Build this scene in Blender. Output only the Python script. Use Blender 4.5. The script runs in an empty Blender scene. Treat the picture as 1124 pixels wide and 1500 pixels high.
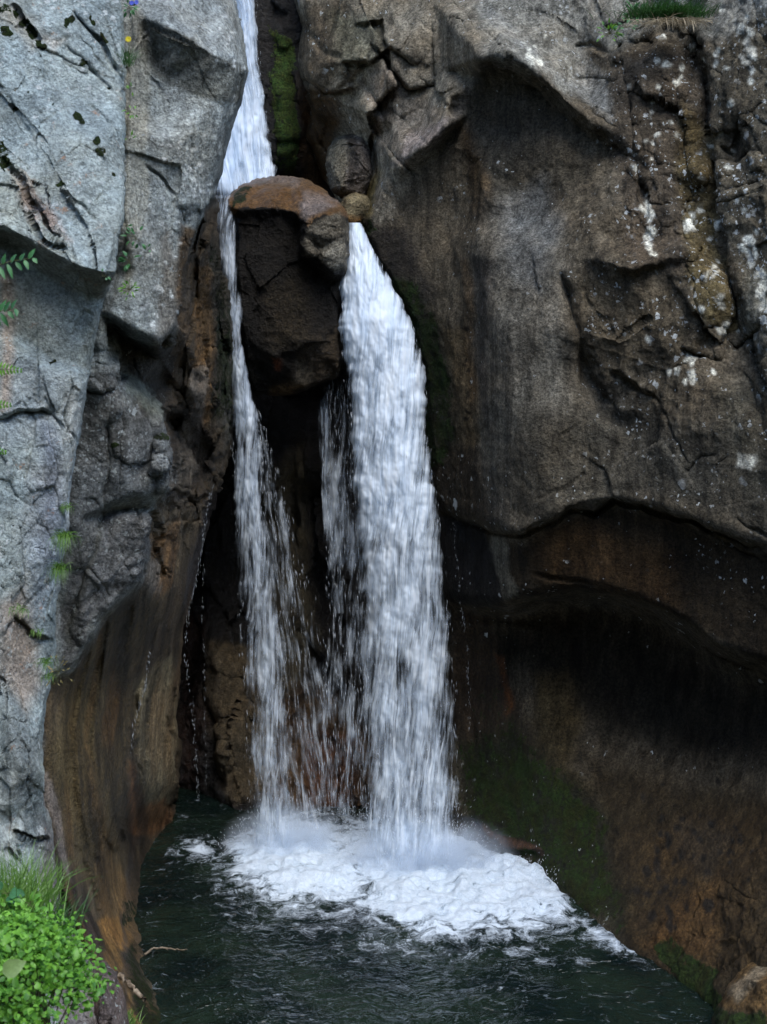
import bpy, bmesh, math, random
import numpy as np
from mathutils import Vector, Matrix, geometry as mgeo
R = math.radians
rng = np.random.default_rng(7)
random.seed(7)
sc = bpy.context.scene
col = sc.collection

# ------------------------------------------------------------------ camera
F = 2250.0; CX = 562.0; HY = 450.0; CZ = 6.5         # focal length in photo px, horizon row, eye height
cam_d = bpy.data.cameras.new('camera'); cam = bpy.data.objects.new('camera', cam_d); col.objects.link(cam)
cam.location = (0, 0, CZ); cam.rotation_euler = (R(90), 0, 0)
cam_d.sensor_fit = 'HORIZONTAL'; cam_d.sensor_width = 24.0; cam_d.lens = F / 1124 * 24.0
cam_d.shift_y = -(750 - HY) / 1124
cam_d.clip_start = 0.1; cam_d.clip_end = 500
cam_d.dof.use_dof = True; cam_d.dof.focus_distance = 17.6; cam_d.dof.aperture_fstop = 3.4
sc.camera = cam
# ------------------------------------------------------------------ light
SUN_EL, SUN_ROT = R(58), R(155)
w = bpy.data.worlds.new('World'); sc.world = w; w.use_nodes = True
nt = w.node_tree; bg = nt.nodes['Background']
sky = nt.nodes.new('ShaderNodeTexSky'); sky.sky_type = 'NISHITA'; sky.sun_disc = False
sky.sun_elevation = SUN_EL; sky.sun_rotation = SUN_ROT; sky.altitude = 1200; sky.air_density = 1.0; sky.dust_density = 1.5
nt.links.new(sky.outputs[0], bg.inputs[0]); bg.inputs[1].default_value = 0.13
sd = bpy.data.lights.new('sun', 'SUN'); sun = bpy.data.objects.new('sun', sd); col.objects.link(sun)
sd.energy = 1.0; sd.angle = R(35); sd.color = (1, 0.97, 0.93)
sdir = Vector((math.sin(SUN_ROT) * math.cos(SUN_EL), math.cos(SUN_ROT) * math.cos(SUN_EL), math.sin(SUN_EL)))
sun.rotation_euler = sdir.to_track_quat('Z', 'Y').to_euler()
sc.view_settings.view_transform = 'Standard'; sc.view_settings.look = 'None'
sc.view_settings.exposure = 1.88; sc.view_settings.gamma = 1.0
sc.render.engine = 'CYCLES'
sc.cycles.transparent_max_bounces = 24; sc.cycles.max_bounces = 6; sc.cycles.diffuse_bounces = 3; sc.cycles.volume_bounces = 3
sc.cycles.use_denoising = True

# ------------------------------------------------------------------ helpers
def tag(o, label=None, cat=None, group=None, kind=None):
    if label: o['label'] = label
    if cat: o['category'] = cat
    if group: o['group'] = group
    if kind: o['kind'] = kind
    return o
def empty(name, loc, label=None, cat=None, group=None):
    o = bpy.data.objects.new(name, None); col.objects.link(o); o.location = loc
    return tag(o, label, cat, group)
def at(px, py, Y): return Vector(((px - CX) / F * Y, Y, CZ - (py - HY) / F * Y))
def zrow(Y, z=0.0): return HY + F * (CZ - z) / Y      # picture row of height z at distance Y

def _hash(ix, iy, iz, seed):
    h = (ix * 374761393 + iy * 668265263 + iz * 2147483647 + seed * 974711) & 0xffffffff
    h = ((h ^ (h >> 13)) * 1274126177) & 0xffffffff
    h = ((h ^ (h >> 16)) * 2246822519) & 0xffffffff
    return ((h ^ (h >> 15)) & 0xffffff) / float(0x1000000)
def noise(x, y, z, seed=0):
    x0 = np.floor(x).astype(np.int64); y0 = np.floor(y).astype(np.int64); z0 = np.floor(z).astype(np.int64)
    fx = x - x0; fy = y - y0; fz = z - z0
    fx = fx * fx * (3 - 2 * fx); fy = fy * fy * (3 - 2 * fy); fz = fz * fz * (3 - 2 * fz)
    r = 0
    for dx in (0, 1):
        for dy in (0, 1):
            for dz in (0, 1):
                wgt = (fx if dx else 1 - fx) * (fy if dy else 1 - fy) * (fz if dz else 1 - fz)
                r = r + wgt * _hash(x0 + dx, y0 + dy, z0 + dz, seed)
    return r * 2 - 1
def fbm(x, y, z, octs, seed=0, gain=0.5):
    a = 1; s = 0; t = 0
    for i in range(octs):
        s = s + a * noise(x * 2 ** i + 13.7 * i, y * 2 ** i, z * 2 ** i, seed + i); t += a; a *= gain
    return s / t
def ridged(x, y, z, octs, seed=0):
    a = 1; s = 0; t = 0
    for i in range(octs):
        s = s + a * (1 - 2 * np.abs(noise(x * 2 ** i + 7.1 * i, y * 2 ** i, z * 2 ** i, seed + i))); t += a; a *= .5
    return s / t
def sstep(a, b, x):
    t = np.clip((x - a) / (b - a), 0, 1); return t * t * (3 - 2 * t)
def voronoi(u, v, seed):
    """jittered 2D cells: returns F1, F2, random of the cell, offset to its centre"""
    iu = np.floor(u).astype(np.int64); iv = np.floor(v).astype(np.int64)
    f1 = np.full(u.shape, 9.0); f2 = f1.copy(); rid = np.zeros(u.shape); rid2 = rid.copy(); rid3 = rid.copy(); cu = rid.copy(); cv = rid.copy()
    for a in (-1, 0, 1):
        for b in (-1, 0, 1):
            ou = iu + a + _hash(iu + a, iv + b, 0, seed); ov = iv + b + _hash(iu + a, iv + b, 1, seed)
            d = np.hypot(u - ou, v - ov); m = d < f1
            f2 = np.where(m, f1, np.minimum(f2, d)); f1 = np.where(m, d, f1)
            rid = np.where(m, _hash(iu + a, iv + b, 2, seed), rid)
            rid2 = np.where(m, _hash(iu + a, iv + b, 3, seed), rid2); rid3 = np.where(m, _hash(iu + a, iv + b, 4, seed), rid3)
            cu = np.where(m, u - ou, cu); cv = np.where(m, v - ov, cv)
    return f1, f2, rid, rid2, rid3, cu, cv
def polydist(px, py, pts):
    """distance to a polyline, side (+ below/right when drawn left to right) and arc fraction"""
    best = np.full(px.shape, 1e9); side = np.zeros(px.shape); frac = np.zeros(px.shape)
    L = [0.0]
    for a, b in zip(pts[:-1], pts[1:]): L.append(L[-1] + math.hypot(b[0] - a[0], b[1] - a[1]))
    for i, (a, b) in enumerate(zip(pts[:-1], pts[1:])):
        dx = b[0] - a[0]; dy = b[1] - a[1]; l2 = dx * dx + dy * dy + 1e-9
        t = np.clip(((px - a[0]) * dx + (py - a[1]) * dy) / l2, 0, 1)
        d = np.hypot(px - a[0] - t * dx, py - a[1] - t * dy); m = d < best
        cr = np.sign(dx * (py - a[1]) - dy * (px - a[0]))
        best = np.where(m, d, best); side = np.where(m, cr, side)
        frac = np.where(m, (L[i] + t * (L[i + 1] - L[i])) / L[-1], frac)
    return best, side, frac
def inside(px, py, poly):
    c = np.zeros(px.shape, bool); n = len(poly)
    for i in range(n):
        x1, y1 = poly[i]; x2, y2 = poly[(i + 1) % n]
        if y1 == y2: continue
        m = ((y1 > py) != (y2 > py)) & (px < (x2 - x1) * (py - y1) / (y2 - y1) + x1)
        c ^= m
    return c
def zone(px, py, poly, soft):
    """1 inside the polygon, 0 outside, with a soft edge"""
    xs = [p[0] for p in poly]; ys = [p[1] for p in poly]; out = np.zeros(px.shape)
    m = (px > min(xs) - soft) & (px < max(xs) + soft) & (py > min(ys) - soft) & (py < max(ys) + soft)
    if not m.any(): return out
    qx = px[m]; qy = py[m]
    d, _, _ = polydist(qx, qy, list(poly) + [poly[0]]); ins = inside(qx, qy, poly)
    sd_ = np.where(ins, d, -d)
    out[m] = sstep(-soft, soft, sd_); return out

def grid_mesh(name, V, nr, nc, mat, attrs=None, colr=None, smooth=True, parent=None, flip=False):
    me = bpy.data.meshes.new(name); V = np.asarray(V, dtype=np.float32).reshape(-1, 3)
    idx = np.arange(nr * nc).reshape(nr, nc)
    q = np.stack([idx[:-1, :-1], idx[1:, :-1], idx[1:, 1:], idx[:-1, 1:]], -1).reshape(-1, 4)
    if flip: q = q[:, ::-1]
    n = len(q)
    me.vertices.add(len(V)); me.vertices.foreach_set('co', V.ravel())
    me.loops.add(n * 4); me.loops.foreach_set('vertex_index', q.ravel().astype(np.int32))
    me.polygons.add(n); me.polygons.foreach_set('loop_start', np.arange(0, n * 4, 4, dtype=np.int32))
    me.polygons.foreach_set('loop_total', np.full(n, 4, dtype=np.int32))
    me.update(calc_edges=True); me.validate()
    me.polygons.foreach_set('use_smooth', np.full(n, smooth))
    for k, v in (attrs or {}).items():
        a = me.attributes.new(k, 'FLOAT', 'POINT'); a.data.foreach_set('value', v.ravel().astype(np.float32))
    if colr is not None:
        a = me.attributes.new('albedo', 'FLOAT_COLOR', 'POINT')
        c4 = np.ones((len(V), 4), np.float32); c4[:, :3] = colr.reshape(-1, 3); a.data.foreach_set('color', c4.ravel())
    me.materials.append(mat)
    o = bpy.data.objects.new(name, me); col.objects.link(o)
    if parent: o.parent = parent
    return o
def mesh_obj(name, verts, faces, mat, parent=None, smooth=False, fattr=None, vattr=None):
    me = bpy.data.meshes.new(name); me.from_pydata([tuple(v) for v in verts], [], faces); me.update()
    if smooth: me.polygons.foreach_set('use_smooth', [True] * len(me.polygons))
    for k, v in (vattr or {}).items():
        a = me.attributes.new(k, 'FLOAT', 'POINT'); a.data.foreach_set('value', np.asarray(v, np.float32))
    me.materials.append(mat)
    o = bpy.data.objects.new(name, me); col.objects.link(o)
    if parent: o.parent = parent
    return o

# ------------------------------------------------------------------ node helper
class N:
    def __init__(s, name):
        s.m = bpy.data.materials.new(name); s.m.use_nodes = True; s.t = s.m.node_tree; s.t.nodes.clear()
        s.out = s.t.nodes.new('ShaderNodeOutputMaterial')
    def n(s, typ, **kw):
        d = s.t.nodes.new('ShaderNode' + typ)
        for k, v in kw.items(): setattr(d, k, v)
        return d
    def l(s, a, b): s.t.links.new(a, b)
    def put(s, inp, v):
        if isinstance(v, bpy.types.NodeSocket): s.l(v, inp)
        elif v is not None: inp.default_value = v
    def math(s, op, a, b=None, c=None, clamp=False):
        d = s.n('Math', operation=op, use_clamp=clamp); s.put(d.inputs[0], a); s.put(d.inputs[1], b); s.put(d.inputs[2], c); return d.outputs[0]
    def attr(s, name, color=False):
        d = s.n('Attribute', attribute_name=name); return d.outputs['Color' if color else 'Fac']
    def mapping(s, vec, scale=(1, 1, 1), loc=(0, 0, 0), rot=(0, 0, 0)):
        d = s.n('Mapping'); s.l(vec, d.inputs[0]); d.inputs['Scale'].default_value = scale; d.inputs['Location'].default_value = loc
        d.inputs['Rotation'].default_value = rot; return d.outputs[0]
    def noise(s, vec, scale, detail=3, rough=0.55, dist=0.0):
        d = s.n('TexNoise'); s.l(vec, d.inputs['Vector']); d.inputs['Scale'].default_value = scale; d.inputs['Detail'].default_value = detail
        d.inputs['Roughness'].default_value = rough; d.inputs['Distortion'].default_value = dist; return d.outputs[0]
    def maprange(s, v, a, b, c=0.0, d=1.0, smooth=False):
        m = s.n('MapRange', interpolation_type='SMOOTHSTEP' if smooth else 'LINEAR'); s.put(m.inputs[0], v)
        for i, x in enumerate((a, b, c, d)): s.put(m.inputs[i + 1], x)
        return m.outputs[0]
    def mix(s, f, a, b, blend='MIX'):
        m = s.n('MixRGB', blend_type=blend); s.put(m.inputs[0], f)
        for i, x in ((1, a), (2, b)):
            s.put(m.inputs[i], x if isinstance(x, bpy.types.NodeSocket) else (*x, 1) if len(x) == 3 else x)
        return m.outputs[0]
    def mul(s, colr, v):
        d = s.n('VectorMath', operation='SCALE'); s.l(colr, d.inputs[0]); s.put(d.inputs['Scale'], v); return d.outputs[0]

def rock_material(name, gain=1.0, speck=0.5, streak=0.35, bump=1.0, lichen_col=(0.52, 0.55, 0.53), orange=0.0, rot=0.0, rough_dry=0.85, warm=(1, 1, 1), facet=1.0, mossk=1.0):
    s = N(name); tc = s.n('TexCoord').outputs['Object']
    if rot: base = s.mapping(tc, rot=(0, rot, 0))
    else: base = tc
    c = s.attr('albedo', True); wet = s.attr('wet'); moss = s.attr('moss'); lich = s.attr('lich')
    nb = s.noise(base, 3.0, 5, 0.6)
    nm = s.noise(base, 11.0, 5, 0.7)
    nf = s.noise(base, 34.0, 3, 0.75)
    # slow tone variation, mineral grain, and water-run streaks
    v = s.maprange(nb, 0.3, 0.7, 0.72, 1.28)
    v2 = s.maprange(nm, 0.3, 0.7, 1 - speck * .6, 1 + speck * .6)
    v3 = s.maprange(nf, 0.36, 0.64, 1 - speck, 1 + speck)
    st = s.noise(s.mapping(tc, (7, 7, 0.55)), 1.3, 4, 0.6)
    v4 = s.maprange(st, 0.35, 0.65, 1 - streak, 1 + streak)
    tot = s.math('MULTIPLY', s.math('MULTIPLY', v, v2), s.math('MULTIPLY', v3, v4))
    c = s.mul(c, s.math('MULTIPLY', tot, gain)); c = s.mix(1.0, c, warm, 'MULTIPLY')
    # warm / cold mineral tint
    tint = s.noise(base, 1.7, 3, 0.6)
    c = s.mix(s.maprange(tint, 0.4, 0.7, 0, 0.55), c, s.mix(1.0, c, (1.14, 0.99, 0.82), 'MULTIPLY'))
    if orange:
        om = s.math('MULTIPLY', s.maprange(s.noise(base, 5.0, 6, 0.75), 0.60, 0.68, 0, orange, True), s.maprange(nf, 0.4, 0.55))
        c = s.mix(om, c, (0.36, 0.17, 0.07))
    # lichen: ragged rosettes of several sizes, only where 'lich' allows
    dn = s.n('TexNoise'); s.l(tc, dn.inputs['Vector']); dn.inputs['Scale'].default_value = 22; dn.inputs['Detail'].default_value = 3
    off = s.n('VectorMath', operation='MULTIPLY_ADD'); s.l(dn.outputs['Color'], off.inputs[0]); off.inputs[1].default_value = (.09, .09, .09); s.l(tc, off.inputs[2])
    lm = None
    for sca, rmin, rmax, cut in ((5.5, 0.10, 0.40, 0.72), (13.0, 0.08, 0.45, 0.5), (27.0, 0.05, 0.48, 0.25)):
        vo = s.n('TexVoronoi'); s.l(off.outputs[0], vo.inputs['Vector']); vo.inputs['Scale'].default_value = sca
        sep = s.n('SeparateColor'); s.l(vo.outputs['Color'], sep.inputs[0])
        r1 = sep.outputs[0]; r2 = sep.outputs[1]
        have = s.math('LESS_THAN', r1, s.math('MULTIPLY', lich, 1 - cut))
        rad = s.math('MULTIPLY_ADD', r2, rmax - rmin, rmin)
        m = s.math('MULTIPLY', have, s.maprange(s.math('SUBTRACT', rad, vo.outputs['Distance']), 0.0, 0.06))
        lm = m if lm is None else s.math('MAXIMUM', lm, m)
    clump = s.maprange(s.noise(tc, 2.6, 3, 0.6), 0.45, 0.60, 0.05, 1.0)
    lm = s.math('MULTIPLY', s.math('MULTIPLY', lm, clump), s.maprange(nf, 0.25, 0.5, 0.35, 1.0))
    c = s.mix(lm, c, lichen_col)
    # moss
    mn = s.noise(tc, 30.0, 5, 0.75); mn2 = s.noise(tc, 5.0, 3, 0.6)
    mc = s.mix(s.maprange(mn, 0.35, 0.65), tuple(mossk * q for q in (0.004, 0.010, 0.003)), tuple(mossk * q for q in (0.030, 0.056, 0.010)))
    mc = s.mix(s.maprange(mn2, 0.4, 0.65), mc, s.mix(1.0, mc, (1.0, 0.62, 0.6), 'MULTIPLY'))
    mm = s.maprange(s.math('ADD', moss, s.math('ADD', s.math('MULTIPLY', s.math('SUBTRACT', mn, 0.5), 1.1), s.math('MULTIPLY', s.math('SUBTRACT', s.noise(tc, 9.0, 4, .6), 0.5), 1.3))), 0.42, 0.58, 0, 1, True)
    c = s.mix(mm, c, mc)
    rough = s.math('MULTIPLY_ADD', wet, -(rough_dry - 0.34), rough_dry)
    rough = s.math('ADD', rough, s.maprange(nm, 0.3, 0.7, -.08, .12))
    rough = s.math('MAXIMUM', rough, s.math('MULTIPLY', mm, 0.9))
    b = s.n('BsdfPrincipled'); s.l(c, b.inputs['Base Color']); s.l(rough, b.inputs['Roughness'])
    s.l(s.math('MULTIPLY_ADD', wet, 0.32, 0.12), b.inputs['Specular IOR Level'])
    # relief too fine for the mesh
    nv = s.noise(base, 26.0, 6, 0.75)
    pit = s.n('TexVoronoi'); s.l(off.outputs[0], pit.inputs['Vector']); pit.inputs['Scale'].default_value = 34
    h = s.math('ADD', s.math('MULTIPLY', nv, 0.075), s.math('MULTIPLY', nf, 0.03))
    for fs, fa in ((4.5, .55), (13.0, .55)):                  # flat chips: every cell a little plane of its own tilt
        fv = s.n('TexVoronoi'); s.l(off.outputs[0], fv.inputs['Vector']); fv.inputs['Scale'].default_value = fs
        d1 = s.n('VectorMath', operation='SUBTRACT'); s.l(off.outputs[0], d1.inputs[0]); s.l(fv.outputs['Position'], d1.inputs[1])
        d2 = s.n('VectorMath', operation='SUBTRACT'); s.l(fv.outputs['Color'], d2.inputs[0]); d2.inputs[1].default_value = (.5, .5, .5)
        d3 = s.n('VectorMath', operation='DOT_PRODUCT'); s.l(d1.outputs[0], d3.inputs[0]); s.l(d2.outputs[0], d3.inputs[1])
        h = s.math('ADD', h, s.math('MULTIPLY', s.math('MULTIPLY', d3.outputs['Value'], fa * facet), s.math('SUBTRACT', 1.0, s.math('MULTIPLY', wet, .5))))
    h = s.math('ADD', h, s.math('MULTIPLY', s.math('MINIMUM', pit.outputs['Distance'], 0.35), 0.02))
    h = s.math('ADD', h, s.math('MULTIPLY', nm, 0.05))
    h = s.math('ADD', h, s.math('MULTIPLY', s.math('MULTIPLY', mn, mm), 0.12))
    h = s.math('ADD', h, s.math('MULTIPLY', lm, 0.006))
    bp = s.n('Bump'); bp.inputs['Strength'].default_value = 0.9 * bump; bp.inputs['Distance'].default_value = 1.0
    s.l(h, bp.inputs['Height']); s.l(bp.outputs[0], b.inputs['Normal']); s.l(b.outputs[0], s.out.inputs[0])
    return s.m

# ------------------------------------------------------------------ rock sheets
def raster(ctrl, chains, x0, x1, y0, y1, st):
    pts = [Vector((p[0], p[1])) for p in ctrl]; dep = [p[2] for p in ctrl]; edges = []
    for ch in chains:
        b = len(pts)
        for p in ch: pts.append(Vector((p[0], p[1]))); dep.append(p[2])
        edges += [(b + i, b + i + 1) for i in range(len(ch) - 1)]
    ov, oe, of, ovi, _, _ = mgeo.delaunay_2d_cdt(pts, edges, [], 0, 0.001)
    P = np.array([[v.x, v.y] for v in ov]); A = np.array([[p.x, p.y] for p in pts]); D0 = np.array(dep); D = []
    for i, v in enumerate(P):
        if ovi[i]: D.append(D0[ovi[i][0]])
        else:
            d = np.hypot(*(A - v).T) + 1e-6; k = np.argsort(d)[:3]; D.append((D0[k] / d[k]).sum() / (1 / d[k]).sum())
    D = np.array(D); gx = np.arange(x0, x1 + st, st); gy = np.arange(y0, y1 + st, st)
    G = np.full((len(gy), len(gx)), np.nan)
    for f in of:
        for k in range(1, len(f) - 1):
            a, b, c = P[f[0]], P[f[k]], P[f[k + 1]]; da, db, dc = D[f[0]], D[f[k]], D[f[k + 1]]
            i0 = max(0, int((min(a[0], b[0], c[0]) - x0) / st)); i1 = min(len(gx), int((max(a[0], b[0], c[0]) - x0) / st) + 2)
            j0 = max(0, int((min(a[1], b[1], c[1]) - y0) / st)); j1 = min(len(gy), int((max(a[1], b[1], c[1]) - y0) / st) + 2)
            if i0 >= i1 or j0 >= j1: continue
            X, Y = np.meshgrid(gx[i0:i1], gy[j0:j1]); det = (b[0]-a[0])*(c[1]-a[1]) - (c[0]-a[0])*(b[1]-a[1])
            if abs(det) < 1e-6: continue
            u = ((X-a[0])*(c[1]-a[1]) - (c[0]-a[0])*(Y-a[1])) / det; v = ((b[0]-a[0])*(Y-a[1]) - (X-a[0])*(b[1]-a[1])) / det
            m = (u > -1e-3) & (v > -1e-3) & (u + v < 1.001)
            G[j0:j1, i0:i1][m] = (da + u * (db - da) + v * (dc - da))[m]
    for _ in range(400):                                   # grow into anything left uncovered
        m = np.isnan(G)
        if not m.any(): break
        H = G.copy()
        for sh, ax in ((1, 0), (-1, 0), (1, 1), (-1, 1)):
            S = np.roll(G, sh, ax); k = np.isnan(H) & ~np.isnan(S); H[k] = S[k]
        G = H
    return G, gx, gy
def blur(G, r):
    if r < 1: return G
    for ax in (0, 1):
        for _ in range(3):
            pad = [(0, 0), (0, 0)]; pad[ax] = (r + 1, r); S = np.cumsum(np.pad(G, pad, 'edge'), ax)
            n = G.shape[ax]
            G = ((S[2*r+1:2*r+1+n] - S[:n]) if ax == 0 else (S[:, 2*r+1:2*r+1+n] - S[:, :n])) / (2 * r + 1)
    return G
def bil(G, gx, gy, X, Y):
    st = gx[1] - gx[0]; u = np.clip((X - gx[0]) / st, 0, len(gx) - 1.001); v = np.clip((Y - gy[0]) / st, 0, len(gy) - 1.001)
    i = u.astype(int); j = v.astype(int); a = u - i; b = v - j
    return G[j, i]*(1-a)*(1-b) + G[j, i+1]*a*(1-b) + G[j+1, i]*(1-a)*b + G[j+1, i+1]*a*b
def rowspan(y0, y1, top, bot, st):
    mid = np.arange(y0, y1, st); r = [mid]
    if top < y0:
        n = 26; t = (np.arange(n) / n) ** 1.6; r.insert(0, (y0 - (y0 - top) * t[::-1][:-1])[:])
        r[0] = y0 - (y0 - top) * ((np.arange(n, 0, -1) / n) ** 1.6)
    if bot > y1:
        n = 10; r.append(y1 + (bot - y1) * ((np.arange(1, n + 1) / n) ** 1.5))
    return np.concatenate(r)
def sheet(name, mat, xl, xr, ctrl, chains, fine, rows=(-40, 1530), top=-900, bot=1600, st=2.2, rim=(0, 0), rimr=(26, 26),
          features=(), facets=(), smoothzones=(), paint=None, base=(.2, .2, .2), lean=0.0012, amp=1.0, outer=3.0, seed=1, ck=1.0, hook=None, ret=(3.0, 3.0), sm=1):
    """one rock face: rows of the picture give heights, xl/xr its two outlines, ctrl its relief in metres"""
    rr = rowspan(rows[0], rows[1], top, bot, st); L = np.interp(rr, [p[1] for p in xl], [p[0] for p in xl]); Rr = np.interp(rr, [p[1] for p in xr], [p[0] for p in xr])
    wmax = (np.minimum(Rr, fine[1]) - np.maximum(L, fine[0])).max(); nf_ = int(wmax / st)
    nl = 22 if L.min() < fine[0] - 30 else 0; nrx = 22 if Rr.max() > fine[1] + 30 else 0
    cols = []
    fl = np.maximum(L, fine[0]); fr = np.minimum(Rr, fine[1])
    if nl: cols += [L + (fl - L) * (1 - (1 - k / nl) ** 1.6) for k in range(nl)]
    cols += [fl + (fr - fl) * k / (nf_ - 1) for k in range(nf_)]
    if nrx: cols += [fr + (Rr - fr) * ((k + 1) / nrx) ** 1.6 for k in range(nrx)]
    PX = np.stack(cols, 1); PY = np.repeat(rr[:, None], PX.shape[1], 1)
    G, gx, gy = raster(ctrl, chains, PX.min() - 4, PX.max() + 4, -60, 1604, 2.0)
    Gs = blur(G, sm); D = bil(Gs, gx, gy, PX, PY)
    wx = PX + 9 * fbm(PX / 40, PY / 40, 0 * PX, 2, 91 + seed); wy = PY + 9 * fbm(PX / 40, PY / 40, 0 * PX + 5, 2, 95 + seed)
    for r, poly, soft in smoothzones:
        m = zone(PX, PY, poly, soft); D = D * (1 - m) + bil(blur(G, r), gx, gy, PX, PY) * m
    D = D + np.maximum(0, -40 - PY) * lean
    # blocky fracture
    for (poly, soft, size, asp, rot, a_, groove, sd_) in facets:
        m = 1.0 if poly is None else zone(wx, wy, poly, soft)
        c, s_ = math.cos(rot), math.sin(rot); q = wx * .5 + PX * .5; p = wy * .5 + PY * .5
        u = (q * c + p * s_) / (size * asp); v = (-q * s_ + p * c) / size
        f1, f2, r1, r2, r3, cu, cv = voronoi(u, v, sd_)
        groove = groove * .35; D = D + m * (a_ * ((r1 - .5) + (r2 - .5) * 1.3 * cu + (r3 - .5) * 1.3 * cv) + groove * np.exp(-((f2 - f1) / .05) ** 2))
    jx = PX + 5 * fbm(PX / 26, PY / 26, 0 * PX, 2, 41 + seed); jy = PY + 5 * fbm(PX / 26, PY / 26, 0 * PX + 9, 2, 45 + seed); vary = .55 + .9 * np.clip(fbm(PX / 45, PY / 45, 0 * PX + 3, 2, 49 + seed) + .25, 0, 1)
    for ft in features:
        kind, pts = ft[0], ft[1]; xs = [p[0] for p in pts]; ys = [p[1] for p in pts]
        reach = 4 * ft[2] if kind == 'crack' else 4 * ft[3]
        m = (PX > min(xs) - reach) & (PX < max(xs) + reach) & (PY > min(ys) - reach) & (PY < max(ys) + reach)
        if not m.any(): continue
        d, sdv, fr_ = polydist(jx[m], jy[m], pts); tap = np.clip(np.minimum(fr_, 1 - fr_) * 7, 0, 1) ** .6
        if kind == 'crack': D[m] += tap * .62 * ck * vary[m] * ft[3] * np.exp(-(d / ft[2]) ** 2)
        else:                                            # step: the upper side stands proud by ft[2], fading over ft[3] px
            sd_ = d * sdv; D[m] -= tap * ft[2] * np.exp(-np.maximum(-sd_, 0) / ft[3]) * sstep(2.5, -2.5, sd_)
            if len(ft) > 4: D[m] += tap * ft[4] * np.exp(-((sd_ - 3) / 3.0) ** 2)
    # edges roll away from the viewer
    for sgn, on, rw in ((0, rim[0], rimr[0]), (1, rim[1], rimr[1])):
        if on:
            u = np.clip(((PX - L[:, None]) if sgn == 0 else (Rr[:, None] - PX)) / rw, 0, 1)
            D = D + on * (1 - np.sqrt(np.clip(1 - (1 - u) ** 2, 0, 1)))
    if hook: D = hook(PX, PY, D)
    D = np.clip(D, 5, 60)
    X = (PX - CX) / F * D; Z = CZ - (PY - HY) / F * D
    V = np.stack([X, D, Z], -1)
    # undulation and roughness along the surface normal
    du = np.gradient(V, axis=1); dv = np.gradient(V, axis=0); nn = np.cross(du, dv); nn /= (np.linalg.norm(nn, axis=-1, keepdims=True) + 1e-9)
    nn = np.where(nn[..., 1:2] > 0, -nn, nn)
    am = np.full(PX.shape, 1.0)
    rgb, wet, moss, lich, am = paint(PX, PY, wx, wy, X, D, Z, am)
    disp = 0.11 * fbm(X * 1.1, D * 1.1, Z * .8, 3, seed) + 0.035 * ridged(X * 4, D * 4, Z * 4, 3, seed + 20) + 0.02 * fbm(X * 13, D * 13, Z * 13, 3, seed + 30, .6)
    disp = disp * am * amp
    V = V + nn * disp[..., None]
    # return walls: the mass goes on behind its outline
    ex = []
    at_ = [rgb, wet, moss, lich]
    def pad(side, amount):
        nonlocal V, at_
        e = V[:, :1] if side == 0 else V[:, -1:]
        new = []
        for k in (0.15, 0.45, 1.0):
            q = e.copy(); f = (q[..., 1:2] + amount * k) / q[..., 1:2]
            c0 = np.array([0, 0, CZ]); q = c0 + (q - c0) * f; q[..., 0] += (-1 if side else 1) * 0.10 * amount * k; new.append(q)
        if side == 0: V = np.concatenate(new[::-1] + [V], 1)
        else: V = np.concatenate([V] + new, 1)
        r = []
        for a in at_:
            b = a[:, :1] if side == 0 else a[:, -1:]
            r.append(np.concatenate([b, b, b, a] if side == 0 else [a, b, b, b], 1))
        at_ = r
    if ret[0]: pad(0, ret[0])
    if ret[1]: pad(1, ret[1])
    rgb, wet, moss, lich = at_
    o = grid_mesh(name, V, V.shape[0], V.shape[1], mat, dict(wet=wet, moss=moss, lich=lich), rgb)
    return o

def painter(base, zones, am0=1.0, topcol=None):
    """zones: (polygon, soft px, dict(col=, wet=, moss=, lich=, am=), strength)"""
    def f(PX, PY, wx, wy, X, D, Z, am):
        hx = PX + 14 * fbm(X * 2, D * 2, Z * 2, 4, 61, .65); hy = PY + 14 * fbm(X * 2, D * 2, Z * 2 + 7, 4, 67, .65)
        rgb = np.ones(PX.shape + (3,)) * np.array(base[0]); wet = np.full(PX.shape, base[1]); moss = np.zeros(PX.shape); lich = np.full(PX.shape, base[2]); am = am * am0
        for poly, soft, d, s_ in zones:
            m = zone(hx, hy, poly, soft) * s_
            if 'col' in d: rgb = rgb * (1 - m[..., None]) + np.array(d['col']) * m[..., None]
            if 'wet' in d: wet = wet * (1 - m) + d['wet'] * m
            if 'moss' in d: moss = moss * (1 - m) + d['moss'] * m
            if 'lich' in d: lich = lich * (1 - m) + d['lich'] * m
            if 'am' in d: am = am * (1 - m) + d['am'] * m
        moss = np.where(moss < .95, moss * (.80 + .55 * fbm(X * 1.6, D * 1.6, Z * 1.6, 4, 71, .65)), moss)
        return rgb, wet, moss, lich, am
    return f
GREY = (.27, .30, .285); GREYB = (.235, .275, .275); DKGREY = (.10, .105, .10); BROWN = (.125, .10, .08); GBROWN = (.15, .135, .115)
OCHRE = (.15, .085, .033); WETBLK = (.018, .016, .014); WETBR = (.055, .038, .022); RUST = (.16, .065, .02); PALE = (.34, .33, .29)
M_left = rock_material('lichen_grey_granite', 1.35, .36, .12, 1.0, (.6, .64, .62), orange=.8, rot=R(38))
M_mid = rock_material('mixed_granite', 1.2, .45, .25, 1.1, (.5, .54, .52), warm=(1.0, 1, .98))
M_back = rock_material('wet_cave_rock', .9, .4, .4, 1.0, mossk=3.2)
M_right = rock_material('brown_granite', .70, .5, .42, .75, (.5, .53, .52), warm=(1.0, 1, .90))
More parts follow.
